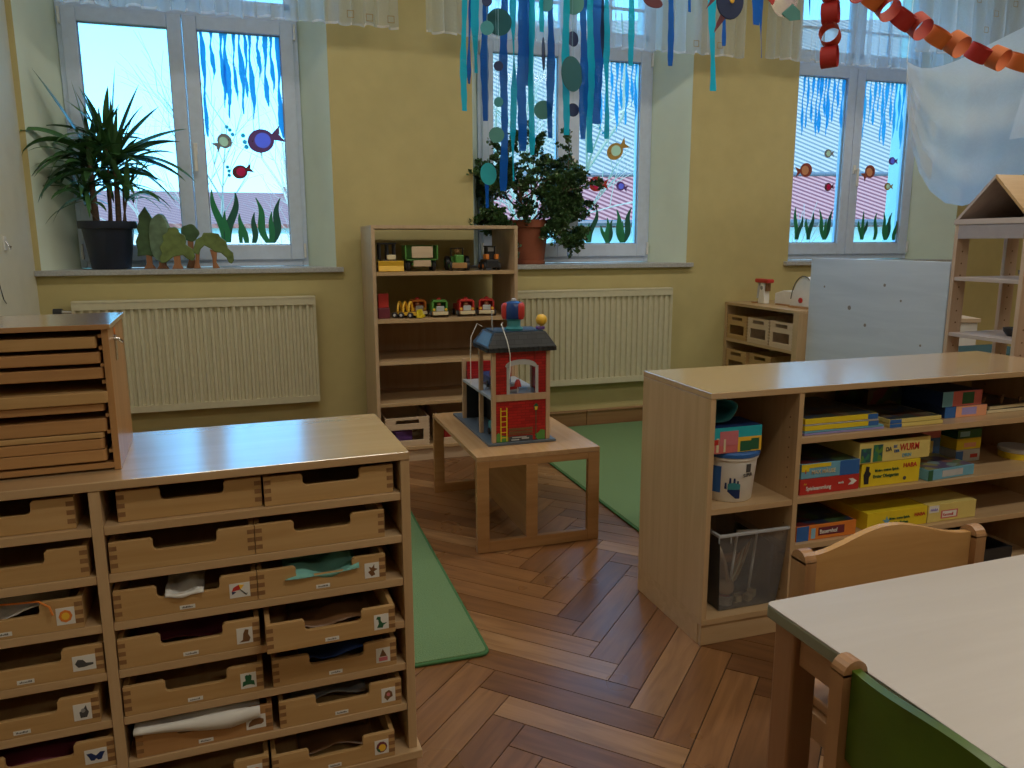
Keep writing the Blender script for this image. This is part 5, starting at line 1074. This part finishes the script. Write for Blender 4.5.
for x0, y0, z0, z1 in ((-.23, -.06, .35, .13), (-.25, -.08, .42, .2), (.12, -.12, .24, .10), (.10, -.13, .25, .13), (-.2, -.08, .3, .2), (.15, -.1, .3, .15)):
    n = int((z0-z1)/.012)
    for k in range(n):
        p = Vector((x0+.012*math.sin(k), y0, z0-k*.012))
        for _ in range(2): oval(p, Vector((rr.uniform(-1, 1), rr.uniform(-1, 1), -.2)), rr.uniform(.016, .024))
    br.tube([(x0, y0, z0), (x0, y0, z1)], .0015, 4)
lim = GY-.03-BY
clampy = lambda m_: [(x, min(y, lim), max(z, .02)) for x, y, z in m_.v]
lf.v = clampy(lf); br.v = clampy(br)
obj('branches', br, mat('bush_branch', (.12, .08, .05), .8), T)
M['jade'] = mat('jade_leaf', (.05, .11, .038), .3, noise=.5, nscale=12); obj('foliage', lf, M['jade'], T)

def toytree(cx, cy, outline, trunk, leafc, label, rz=0, d_=.028):
    t = thing('wooden_toy_tree', label, 'toy tree', (cx, cy, SZ+.0005), rz)
    obj('trunk', MB().prism(trunk, -d_/2+.003, d_/2-.003, 'y'), M['trunk'], t, bevel=.002)
    obj('crown', MB().prism(outline, -d_/2, d_/2, 'y'), leafc, t, bevel=.004)
def lobes(cx, cz, rx, rz_, n, amp, ph=0, N=48, skew=0):
    return [(cx+rx*(1+amp*math.cos(n*a+ph))*math.cos(a), cz+rz_*(1+amp*math.cos(n*a+ph))*math.sin(a)+skew*math.cos(a)) for a in (2*math.pi*i/N for i in range(N))]
M['trunk'] = wood('toy_tree_trunk', (.30, .12, .05), (.40, .19, .09), 'z', .5)
gt1 = mat('mossy_green_stain', (.14, .20, .06), .55, noise=.3, nscale=25); gt2 = mat('grey_green_stain', (.17, .26, .17), .5, noise=.3, nscale=25); gt3 = mat('dull_green_stain', (.06, .12, .05), .55, noise=.3, nscale=25)
tr = lambda w0_, w1_, h_: [(-w0_, 0), (w0_, 0), (w1_, h_*.3), (w1_, h_), (-w1_, h_), (-w1_, h_*.3)]
toytree(-.558, 4.47, [(.0, .32), (-.035, .27), (-.035, .24), (-.048, .21), (-.04, .18), (-.058, .14), (-.05, .10), (-.055, .065), (-.01, .07), (.03, .06), (.05, .10), (.04, .15), (.05, .2), (.035, .25)], tr(.03, .014, .08), gt3, 'narrow dark wooden toy tree next to the black pot')
toytree(-.49, 4.425, lobes(0, .155, .058, .125, 5, .03), tr(.03, .016, .06), gt2, 'rounded grey-green wooden toy tree, second from the pot', R(-25))
toytree(-.415, 4.385, [(-.075, .03), (-.085, .055), (-.07, .08), (-.08, .11), (-.06, .14), (-.062, .17), (-.035, .19), (-.03, .21), (.0, .215), (.015, .205), (.02, .185), (.045, .17), (.05, .14), (.045, .125), (.08, .10), (.088, .06), (.075, .04), (.05, .05), (.03, .07), (.0, .065), (-.02, .06), (-.05, .035)], tr(.028, .016, .08), gt1, 'light mossy wooden toy tree in front of the others')
toytree(-.352, 4.48, lobes(0, .185, .045, .045, 5, .06), tr(.03, .014, .15), gt3, 'small round dark green wooden toy tree at the back')
toytree(-.25, 4.41, [(-.085, .10), (-.07, .15), (-.04, .165), (-.03, .185), (.01, .185), (.045, .18), (.05, .165), (.08, .14), (.085, .105), (.11, .08), (.112, .04), (.10, .022), (.085, .03), (.075, .055), (.05, .08), (.02, .085), (-.005, .105), (-.03, .12), (-.05, .10), (-.06, .07), (-.085, .08)], [(.0, 0), (.035, 0), (.02, .03), (.025, .09), (-.01, .11), (-.015, .06), (-.03, .09)] if 0 else [(.005, 0), (.04, 0), (.024, .03), (.03, .085), (-.005, .10), (.005, .05)], gt1, 'arching wooden toy tree at the right end of the group')
tt = bpy.data.objects['wooden_toy_tree.004'] if 'wooden_toy_tree.004' in bpy.data.objects else T
obj('trunk', MB().prism([(-.09, 0), (-.055, 0), (-.062, .03), (-.055, .085), (-.075, .085), (-.08, .04)], -.011, .011, 'y'), M['trunk'], tt, bevel=.002)

# ---------------------------------------------------------------- left wall: hook and threaded ornament
t = thing('wall_hook', 'small white plastic hook on the left wall', 'hook', (LX+.0003, 3.94, 1.115), R(90))
obj('plate', MB().prism([(-.018, 0), (.018, 0), (.02, .02), (.018, .062), (-.018, .062), (-.02, .02)], -.006, 0, 'y'), M['white'], t, bevel=.002)
obj('hook', MB().tube([(0, -.006, .04), (0, -.016, .02), (0, -.022, .005), (0, -.024, .02)], .004, 8), M['chrome'], t, smooth=True)
t = thing('thread_ornament', 'dark ornament threaded on a black string along the left wall', 'ornament', (LX+.008, 3.72, 1.25), 0)
obj('string', MB().tube([(0, 0, .02), (.002, .03, -.08), (0, .02, -.2), (.0, .09, -.34), (0, .12, -.36)], .0022, 6), M['black'], t)
for y, z, s in ((-.005, .03, .032), (-.03, -.27, .026)): obj('bead', MB().ball((0, y, z), s, 8, (.22, .6, 1.5)), M['black'], t, smooth=True)
obj('loop', MB().tube([(0, .0, -.05), (0, .05, -.075), (0, .06, -.06), (0, .04, -.05)], .0025, 6), M['silver'], t)

# ---------------------------------------------------------------- curtains
CS = sheer('sheer_white_curtain', (.80, .90, 1.0), .50, .65); CS2 = sheer('sheer_white_drape', (.86, .92, 1.0), .72, .68)
def valance(x0, x1, Y, zt, zb, seed, label, squares=(), amp=.022, per=.085):
    r_ = random.Random(seed); n = int((x1-x0)/.006); v = []; ph = r_.uniform(0, 6)
    for i in range(n+1):
        x = x0+(x1-x0)*i/n; u = (x-x0)/per*2*math.pi; a = amp*(math.sin(u+ph)+.5*math.sin(u*1.7+1)+.3*math.sin(u*.45)); dz = .008*math.sin(u+ph+.6)
        for k in range(5):
            s = k/4; v.append((x+.012*math.sin(u*1.3)*s, Y+a*(.45+.55*s), zt+(zb+dz-zt)*s))
    f = [(i*5+k, i*5+k+1, (i+1)*5+k+1, (i+1)*5+k) for i in range(n) for k in range(4)]
    t = thing('lace_valance', label, 'curtain', ((x0+x1)/2, Y, zb))
    off = Vector(t.location); o = obj('cloth', MB().add([Vector(p)-off for p in v], f), CS, t, smooth=True)
    o2 = obj('hem', MB().add([Vector(v[i*5+4])-off+Vector((0, 0, dz_)) for i in range(n+1) for dz_ in (.0, .012)], [(2*i, 2*i+1, 2*i+3, 2*i+2) for i in range(n)]), M['hem'], t)
    for (sx, sz) in squares:
        s = MB(); q = .018; X, Z = sx-off.x, sz-off.z; yy = -.034
        for a in ((X-q, Z-q, X+q, Z-q+.004), (X-q, Z+q-.004, X+q, Z+q), (X-q, Z-q, X-q+.004, Z+q), (X+q-.004, Z-q, X+q, Z+q)): s.box(a[0], yy, a[1], a[2], yy+.001, a[3])
        obj('embroidered_square', s, M['embro'], t)
    obj('curtain_rod', MB().tube([(x0-.05-off.x, 0, zt-zb-.01), (x1+.05-off.x, 0, zt-zb-.01)], .012, 10), M['white'], t, smooth=True)
M['hem'] = sheer('curtain_hem', (.86, .87, .92), .8, .5); M['embro'] = mat('brown_embroidery', (.34, .28, .18), .8)
valance(-.83, .745, 4.25, 3.0, 2.240, 1, 'short sheer lace valance across the top of the left window', [(.505, 2.285), (.60, 2.275), (.71, 2.275)])
valance(.90, 2.86, 4.25, 3.0, 2.235, 2, 'short sheer lace valance across the top of the middle window', [(2.50, 2.285), (2.66, 2.285)])
valance(3.02, 5.0, 4.25, 3.0, 2.245, 3, 'short sheer lace valance across the top of the right window', [])
valance(3.95, 5.9, 4.02, 3.1, 2.30, 4, 'opaque looking lace curtain with small brown squares at the top right', [(4.35, 2.62), (4.5, 2.55), (4.65, 2.62), (4.8, 2.56), (4.95, 2.64), (4.43, 2.45), (4.72, 2.46)], .03, .14)
# swag of sheer cloth at the right: pinned high at the left, sagging to the right
def swag():
    bot = [(907, 64), (906, 92), (908, 120), (912, 148), (919, 172), (930, 191), (945, 203), (962, 206), (984, 200), (1006, 186), (1030, 170), (1075, 140), (1130, 120)]
    top = [(907, 61), (910, 63), (915, 66), (922, 68), (931, 68), (941, 66), (953, 62), (967, 56), (984, 47), (1004, 37), (1030, 24), (1075, 4), (1130, -20)]
    v = []; n = 72; m_ = 26
    def itp(L_, u):
        q = u*(len(L_)-1); i = min(int(q), len(L_)-2); f_ = q-i; return (L_[i][0]*(1-f_)+L_[i+1][0]*f_, L_[i][1]*(1-f_)+L_[i+1][1]*f_)
    for i in range(n+1):
        u = i/n; b0, t0 = itp(bot, u), itp(top, u)
        for k in range(m_+1):
            w_ = k/m_; px, py = t0[0]+(b0[0]-t0[0])*w_, t0[1]+(b0[1]-t0[1])*w_
            fold = .030*math.sin(u*34+w_*3.5)*(.15+w_*.5)+.022*math.sin(w_*19-u*9)*min(1, u*3)
            v.append(at(px, py, 3.64-.10*math.sin(w_*math.pi)+fold+.1*u))
    f = [(i*(m_+1)+k, i*(m_+1)+k+1, (i+1)*(m_+1)+k+1, (i+1)*(m_+1)+k) for i in range(n) for k in range(m_)]
    t = thing('sheer_swag', 'large white sheer cloth draped in a swag in front of the right window', 'drape', at(907, 62, 3.64))
    off = Vector(t.location); obj('cloth', MB().add([Vector(p)-off for p in v], f), CS2, t, smooth=True)
    obj('hanging_cord', MB().tube([(0, 0, 0), (.02, 0, .98)], .002, 6), M['white'], t)
    # second fall coming down from the ceiling
    v = []
    for i in range(41):
        u = i/40
        for k in range(13):
            w_ = k/12; x = (1.02-.30*w_)*(1-u)+2.2*u; v.append((x, -.16+.035*math.sin(u*30+w_*2)+.05*w_, .95-w_*1.35+.25*u*w_))
    f = [(i*13+k, i*13+k+1, (i+1)*13+k+1, (i+1)*13+k) for i in range(40) for k in range(12)]
    obj('upper_fall', MB().add(v, f), CS2, t, smooth=True)
swag()

# ---------------------------------------------------------------- streamers, discs and fish hanging from the ceiling
PB = {'B': sheer('blue_crepe', (.015, .13, .52), .98, .45), 'T': sheer('turquoise_crepe', (.02, .56, .76), .98, .55), 'D': sheer('dark_crepe', (.03, .05, .12), 1, .2), 'V': sheer('violet_crepe', (.12, .04, .3), 1, .3)}
HY = 3.25
def streamer(px, y1, wpx, c, label, Y=HY, y0=-60, tw=.5, seed=0, dx=0):
    r_ = random.Random(seed+int(px*10)); A = at(px-dx, y0, Y); B = at(px, y1, Y); wm = wpx*Y/F*1.42; n = max(10, int((y1-y0)/3)); v = []; ph = r_.uniform(0, 6); fr_ = r_.uniform(.02, .05)
    for k in range(n+1):
        s = k/n; z = A.z+(B.z-A.z)*s; x = A.x+(B.x-A.x)*s+.003*math.sin(ph+k*.14)
        a = .8*tw*math.sin(ph+k*.17); ww = wm/2*(.94+.06*math.sin(k*.9+ph))*(1-min(.62, tw*.8)*abs(math.sin(ph+k*.085))**3)*(1 if s < .9 else 1-(s-.9)*4*(1 if tw > .6 else .3))
        v += [(x-ww*math.cos(a), Y-ww*math.sin(a), z), (x+ww*math.cos(a), Y+ww*math.sin(a), z)]
    o = solo('crepe_streamer', MB().add(v, [(2*k, 2*k+1, 2*k+3, 2*k+2) for k in range(n)]), PB[c], label, 'streamer', group=None); return o
C = [(464, 111, 5.5, 'T', 'leftmost turquoise crepe streamer of the hanging bundle', .5), (469.5, 84, 4, 'B', 'short blue crepe streamer twisted between two turquoise ones at the far left', 1.1), (475.5, 73, 6, 'T', 'short turquoise crepe streamer, third from the left', .6),
 (485, 121, 6.5, 'B', 'blue crepe streamer tapering to a point, left of the large teal disc', .5), (504, 191, 6.5, 'B', 'longest blue crepe streamer, hanging down in front of the bush', .3), (513.5, 181, 5, 'T', 'long turquoise crepe streamer in front of the bush, right of the longest blue one', .8),
 (522, 151, 8, 'B', 'wide blue crepe streamer in the middle of the bundle', .35), (528.5, 86, 7, 'B', 'shorter wide blue crepe streamer overlapping its neighbour', .3), (531.5, 155, 5.5, 'T', 'long turquoise crepe streamer right of the wide blue pair', .5),
 (550.5, 138, 6.5, 'B', 'blue crepe streamer over the window post, left of the navy discs', .4), (566, 135, 6.5, 'T', 'turquoise crepe streamer behind the oval teal disc', .3), (583.5, 139, 7, 'B', 'blue crepe streamer just right of the oval teal disc', .3),
 (597, 124, 9.5, 'B', 'widest blue crepe streamer over the right pane of the middle window', .25), (590, 153, 7, 'T', 'turquoise crepe streamer ending below the widest blue one', .3), (606.5, 139, 6.5, 'T', 'turquoise crepe streamer with a rounded end near the right pane', .7),
 (631, 66, 6, 'T', 'short turquoise crepe streamer over the top of the right pane', .4), (541, 32, 6, 'T', 'short turquoise crepe scrap near the top of the frame', .8), (603, 58, 3, 'D', 'thin dark twisted streamer between blue ones', 1.3),
 (670.5, 66, 5.5, 'B', 'blue crepe streamer beside the right edge of the middle window', .3), (689, 12, 3.5, 'B', 'tiny end of a blue streamer at the top edge, right of the middle window', .4), (712.5, 91, 6.5, 'T', 'turquoise crepe streamer in front of the bare yellow wall', .3),
 (723.5, 46, 4, 'B', 'short blue streamer hanging behind the dark fish', .5), (756, 25, 8, 'B', 'broad short blue streamer on the yellow wall between the windows', .2), (761, 58, 4.5, 'B', 'crinkled blue streamer on the yellow wall between the windows', .9), (810, 16, 3, 'B', 'tiny dark blue streamer at the top, near the red paper link', .8)]
for (px, y1, w_, c, lab, tw) in C: streamer(px, y1, w_, c, lab, tw=tw, Y=HY+((px*7) % 11-5)*.02)
def disc(px, py, rx, ry, c, label, Y=HY-.06, thread=True):
    Y += .012*((int(px*3)+int(py)) % 5); p = at(px, py, Y); k = Y/F*1.10; t = thing('paper_disc', label, 'paper disc', p); a = math.acos(min(1, rx/ry)) if rx < ry else 0
    m_ = Matrix.Rotation(a-math.atan2(p.x, p.y), 4, 'Z') @ Matrix.Rotation(R(90), 4, 'X'); r_ = k*max(rx, ry)
    obj('disc', MB().lathe([(r_, -.0005), (r_, .0005)], n=32, m=m_), M[c], t)
    if thread: obj('thread', MB().tube([(0, .0008, r_*.9), (0, .0008, CZ-p.z-.01)], .0006, 4), M['lightblue'], t)
M['discteal'] = mat('dark_teal_card', (.004, .11, .14), .6); M['discnavy'] = mat('navy_card', (.015, .035, .12), .6); M['discsea'] = mat('sea_green_card', (.08, .28, .27), .6)
for d in ((499, 22, 11.3, 11.5, 'discteal', 'large dark teal paper disc near the top of the bundle'), (487, 1, 4.5, 4.5, 'discnavy', 'navy paper disc cut off by the top edge'), (487, 28, 6, 6, 'teal', 'teal paper disc half behind the large one'), (498.5, 66, 4.3, 4.3, 'discnavy', 'small navy paper disc over the left casement'),
 (498.6, 102, 4.3, 4.3, 'teal', 'small teal paper disc over the left casement'), (496.6, 135, 7, 7, 'discsea', 'sea green paper disc in front of the top of the bush'), (543.5, 54, 1.6, 14, 'discnavy', 'disc seen almost edge on, a thin dark oval'), (543, 110, 8.4, 8.4, 'discsea', 'sea green paper disc above the bush'),
 (546, 4, 6.5, 6.5, 'teal', 'teal paper disc at the top edge in the middle'), (574, 4, 9.2, 9.2, 'discsea', 'sea green paper disc at the top edge right of the middle'), (573, 39, 5, 6.6, 'discnavy', 'navy oval paper disc over the window post'), (572, 74, 9.8, 15.5, 'discteal', 'big dark teal oval paper disc over the window post'),
 (573, 110, 5.6, 6, 'discnavy', 'navy paper disc below the big teal oval'), (488.5, 174, 7.4, 9.8, 'turq', 'turquoise oval paper disc low in front of the bush')): disc(*d)
streamer(486.5, 208, 3, 'B', 'narrow blue streamer under the low turquoise oval', y0=182, tw=.2)
# ceiling fish
def cfish(px, py, rx, ry, c, fin, label, Y=2.9, extra=None, tilt=0):
    p = at(px, py, Y); k = Y/F*1.1; t = thing('hanging_fish', label, 'fish decoration', p, R(tilt))
    obj('fish_body', MB().prism([(k*rx*math.cos(a*.3), k*ry*math.sin(a*.3)) for a in range(21)], -.004, .004, 'y'), M[c], t, bevel=.002)
    obj('tail_fin', MB().prism([(-k*rx*.8, k*ry*.2), (-k*rx*1.75, -k*ry*.55), (-k*rx*1.2, k*ry*.35), (-k*rx*1.3, k*ry*1.2)], -.002, .002, 'y'), M[fin], t)
    obj('belly_fin', MB().prism([(-k*rx*.1, -k*ry*.75), (-k*rx*1.05, -k*ry*1.75), (-k*rx*.9, -k*ry*1.25), (-k*rx*.55, -k*ry*.6)], -.0015, .0045, 'y'), M[fin], t)
    obj('eye', MB().wheel((k*rx*.1, -.006, 0), k*2.3, .003, 'y'), M['yellow'], t)
    obj('thread', MB().tube([(0, 0, k*ry*.9), (0, 0, CZ-p.z-.01)], .0007, 4), M['white'], t)
    return t
cfish(730, 1, 15, 17, 'discnavy', 'maroon', 'dark navy paper fish with maroon fins at the top edge')
p = at(653, 2, 2.9); t = thing('hanging_fin', 'maroon oval paper fin at the top edge left of the navy fish', 'fish decoration', p); k = 2.9/F*1.1
obj('fin', MB().prism([(k*(10*math.cos(a*.3)), k*(5*math.sin(a*.3)-1.5*math.cos(a*.3))) for a in range(21)], -.002, .002, 'y'), M['maroon'], t); obj('thread', MB().tube([(0, 0, k*3), (0, 0, CZ-p.z-.01)], .0007, 4), M['white'], t)
p = at(784, 0, 2.9); t = thing('disc_fish', 'shiny disc fish with a grey-blue fin and red mouth at the top edge', 'fish decoration', p)
irid = bpy.data.materials.new('shiny_disc'); irid.use_nodes = True; tn = irid.node_tree; b = tn.nodes['Principled BSDF']; b.inputs['Metallic'].default_value = .85; b.inputs['Roughness'].default_value = .25
g_ = tn.nodes.new('ShaderNodeTexGradient'); g_.gradient_type = 'RADIAL'; tq = tn.nodes.new('ShaderNodeTexCoord'); mq = tn.nodes.new('ShaderNodeMapping'); mq.inputs['Rotation'].default_value = (R(90), 0, 0); rq = tn.nodes.new('ShaderNodeValToRGB')
tn.links.new(tq.outputs['Object'], mq.inputs[0]); tn.links.new(mq.outputs[0], g_.inputs[0]); tn.links.new(g_.outputs[1], rq.inputs[0]); tn.links.new(rq.outputs[0], b.inputs['Base Color'])
for i, c_ in enumerate(((.35, .32, .3), (.5, .6, .1), (.1, .6, .4), (.35, .3, .32), (.4, .36, .3))):
    if i < 2: rq.color_ramp.elements[i].position = (0, .3)[i]; rq.color_ramp.elements[i].color = c_+(1,)
    else: e_ = rq.color_ramp.elements.new((.36, .45, .9)[i-2]); e_.color = c_+(1,)
obj('disc', MB().lathe([(k*16, -.0007), (k*16, .0007)], n=36, m=Matrix.Rotation(R(90), 4, 'X')), irid, t)
obj('fin', MB().prism([(k*-2, k*-13), (k*8, k*-19), (k*20, k*-17), (k*19, k*-9), (k*10, k*-3)], -.004, -.001, 'y'), M['discsea'], t); obj('mouth', MB().prism([(k*-20, k*-1), (k*-13, k*-6), (k*-8, k*6), (k*-18, k*6)], -.004, -.001, 'y'), M['red'], t); obj('thread', MB().tube([(0, 0, k*14), (0, 0, CZ-p.z-.01)], .0007, 4), M['white'], t)

# paper chains: rings that alternately face us and lie across
def ring(mb, c, r_, w_, n_axis, th=.0006, sq=1.0, n=28, ph=0):
    a = Vector(n_axis).normalized(); u = a.orthogonal().normalized(); u = (Vector((0, 0, 1))-a*a.z).normalized() if abs(a.z) < .95 else u; v_ = a.cross(u)
    V = []
    for k in range(n):
        t_ = 2*math.pi*k/n; rad = u*math.cos(t_)+v_*math.sin(t_)*sq
        for rr_, s in ((r_, -1), (r_, 1), (r_-th, 1), (r_-th, -1)): V.append(Vector(c)+rad*rr_+a*s*w_/2)
    mb.add(V, [(4*k+q, 4*((k+1) % n)+q, 4*((k+1) % n)+(q+1) % 4, 4*k+(q+1) % 4) for k in range(n) for q in range(4)]); return mb
M['cho'] = mat('orange_paper', (.62, .16, .035), .6); M['chr'] = mat('red_paper', (.42, .022, .02), .6); M['chc'] = mat('scarlet_paper', (.55, .07, .04), .6)
def chain(pts, r_, w_, name, label, mats, Y, horiz):
    P = [at(x, y, Y) for x, y in pts]; t = thing('paper_chain', label, 'paper chain', P[0]); view = Vector((0, 0, 0))
    for i, p in enumerate(P):
        view = (p-Vector((0, 0, EYE))).normalized(); view = (view+Vector((.25, 0, .1))).normalized()
        d = (P[min(i+1, len(P)-1)]-P[max(i-1, 0)]).normalized(); 
        nrm = (view-d*view.dot(d)).normalized()
        ax = nrm if i % 2 else d.cross(nrm).normalized()
        if i % 2: ax = (ax+d*.25).normalized()
        mb = ring(MB(), p-P[0], r_, w_, ax, sq=.92); obj('paper_link', mb, M[mats[i % len(mats)]], t, smooth=True)
kk = 2.2/F*1.02
chain([(1019, 62), (998, 58), (978, 53), (957, 44), (938, 37), (919, 26), (903, 19), (887, 7), (872, -2), (857, -12)], 13.0*kk, 17*kk, 'c', 'orange and red paper chain hanging across the top right corner', ['cho', 'cho', 'chr', 'cho', 'cho', 'chc', 'chr', 'chc', 'cho', 'chr', 'chc'], 2.2, True)
chain([(829.5, -30), (830, -9) , (830.5, 13), (830, 35), (829.5, 57)], 11.5*kk, 17*kk, 'v', 'short red paper chain hanging straight down in front of the right window', ['chr', 'cho', 'chr', 'chr', 'chr', 'chr'] if 0 else ['chr', 'chc', 'chr', 'chc', 'chr', 'chr'], 2.2, False)

# ---------------------------------------------------------------- outside
struct('ground_outside', MB().box(-60, WY+.6, -4.2, 120, 140, -4), mat('outside_ground', (.30, .33, .20), .9, noise=.2, nscale=.5))
def roofmat(name, c1, c2, sc):
    m_ = bpy.data.materials.new(name); m_.use_nodes = True; t = m_.node_tree; b = t.nodes['Principled BSDF']; b.inputs['Roughness'].default_value = .7
    tq_ = t.nodes.new('ShaderNodeTexCoord'); wv = t.nodes.new('ShaderNodeTexWave'); wv.inputs['Scale'].default_value = sc; wv.inputs['Distortion'].default_value = .2; wv.bands_direction = 'DIAGONAL'
    rp = t.nodes.new('ShaderNodeValToRGB'); rp.color_ramp.elements[0].color = c1+(1,); rp.color_ramp.elements[1].color = c2+(1,); rp.color_ramp.elements[0].position = .35; rp.color_ramp.elements[1].position = .6
    t.links.new(tq_.outputs['Object'], wv.inputs[0]); t.links.new(wv.outputs[0], rp.inputs[0]); t.links.new(rp.outputs[0], b.inputs['Base Color']); return m_
RR = roofmat('red_roof_tiles', (.20, .06, .045), (.30, .11, .08), 1.2); RP = roofmat('pink_roof_tiles', (.16, .03, .03), (.42, .16, .13), 2.6); RG = roofmat('grey_blue_roof_tiles', (.12, .12, .11), (.34, .27, .22), 2.6)
HW = mat('pale_house_wall', (.70, .70, .66), .8)
def house(x0, x1, y, dpt, ze, zr, rm, label, rz=0):
    t = thing('house', label, 'house', (x0, y, -3.999), rz); w_ = x1-x0; e = ze+4; r_ = zr+4
    obj('walls', MB().box(.3, .3, 0, w_-.3, dpt-.3, e), HW, t)
    obj('roof', MB().prism([(0, e-.1), (dpt/2, r_), (dpt, e-.1), (dpt, e+.1), (dpt/2, r_+.2), (0, e+.1)], 0, w_, 'x'), rm, t)
    obj('chimney', MB().box(w_*.85, dpt*.45, r_-.4, w_*.85+.4, dpt*.5, r_+.5), RR, t)
    wn = 0
    for k in range(max(1, int(w_/3))):
        o = obj('window', MB().box(1+k*3, .26, e-2.4, 2.1+k*3, .32, e-1.0), M['frame'], t); obj('pane', MB().box(1.08+k*3, .24, e-2.3, 2.02+k*3, .262, e-1.1), M['darkgrey'], o)
house(-9, 3.2, 40, 11, 1.9, 3.6, RR, 'distant house with a red tiled roof seen low through the left window')
house(3.0, 12, 52, 12, 2.6, 4.6, RR, 'second distant red roofed house to the right of the first')
t = thing('house', 'neighbouring house with striped pink and grey-blue roofs filling the right window', 'house', (9.0, 16.5, -3.999), R(-18))
obj('walls', MB().box(-4, 0, 0, 24, 8, 5.72), HW, t)
obj('lower_roof', MB().prism([(-.45, 5.62), (.9, 6.75), (.9, 6.6), (-.45, 5.45)], -4.3, 24.3, 'x'), RP, t)
obj('upper_roof', MB().prism([(.9, 6.75), (5.2, 11.4), (9, 6.7), (9, 6.5), (5.2, 11.1), (.9, 6.6)], -4.3, 24.3, 'x'), RG, t)
obj('gutter', MB().tube([(-4.3, -.5, 5.55), (13.3, -.5, 5.55)], .07, 8).tube([(-4.3, .86, 6.72), (13.3, .86, 6.72)], .06, 8), M['darkgrey'], t)
def tree(x, y, hh_, seed, lab, mt, spread=.55, lv=6):
    r_ = random.Random(seed); t = thing('bare_tree', lab, 'tree', (x, y, -3.999)); tr_ = MB(); bm_ = MB()
    def grow(p, d, L_, rad, lev, mb):
        q = p+d*L_*.5+Vector((r_.uniform(-.05, .05),)*3)*L_; e_ = p+d*L_; mb.tube([p, q, e_], [rad, rad*.85, rad*.68], 5 if lev < 3 else 3, cap=False)
        if lev < lv:
            for _ in range(3 if lev < 5 else 2):
                dd_ = (d+Vector((r_.uniform(-1, 1), r_.uniform(-1, 1), r_.uniform(-.45, .8)))*spread*1.25).normalized(); grow(e_ if r_.random() < .6 else q, dd_, L_*r_.uniform(.62, .84), rad*.58, lev+1, bm_)
    grow(Vector((0, 0, 0)), Vector((0, 0, 1)), hh_*.42, hh_*.012, 0, tr_)
    obj('trunk', tr_, mt, t); obj('branches', bm_, mt, t)
tm = mat('pale_bark', (.42, .36, .27), .8); tm2 = mat('grey_bark', (.30, .27, .22), .8)
tree(.35, 15, 6.6, 4, 'bare tree outside the right pane of the left window', tm2)
tree(4.6, 12, 7.8, 9, 'bare pale tree outside the middle window', tm, .6)
tree(2.3, 20, 8.4, 12, 'second bare tree further back outside the middle window', tm, .6)
tree(8.6, 11.5, 5.6, 15, 'thin bare tree in front of the neighbouring house', tm2, .45, 4)
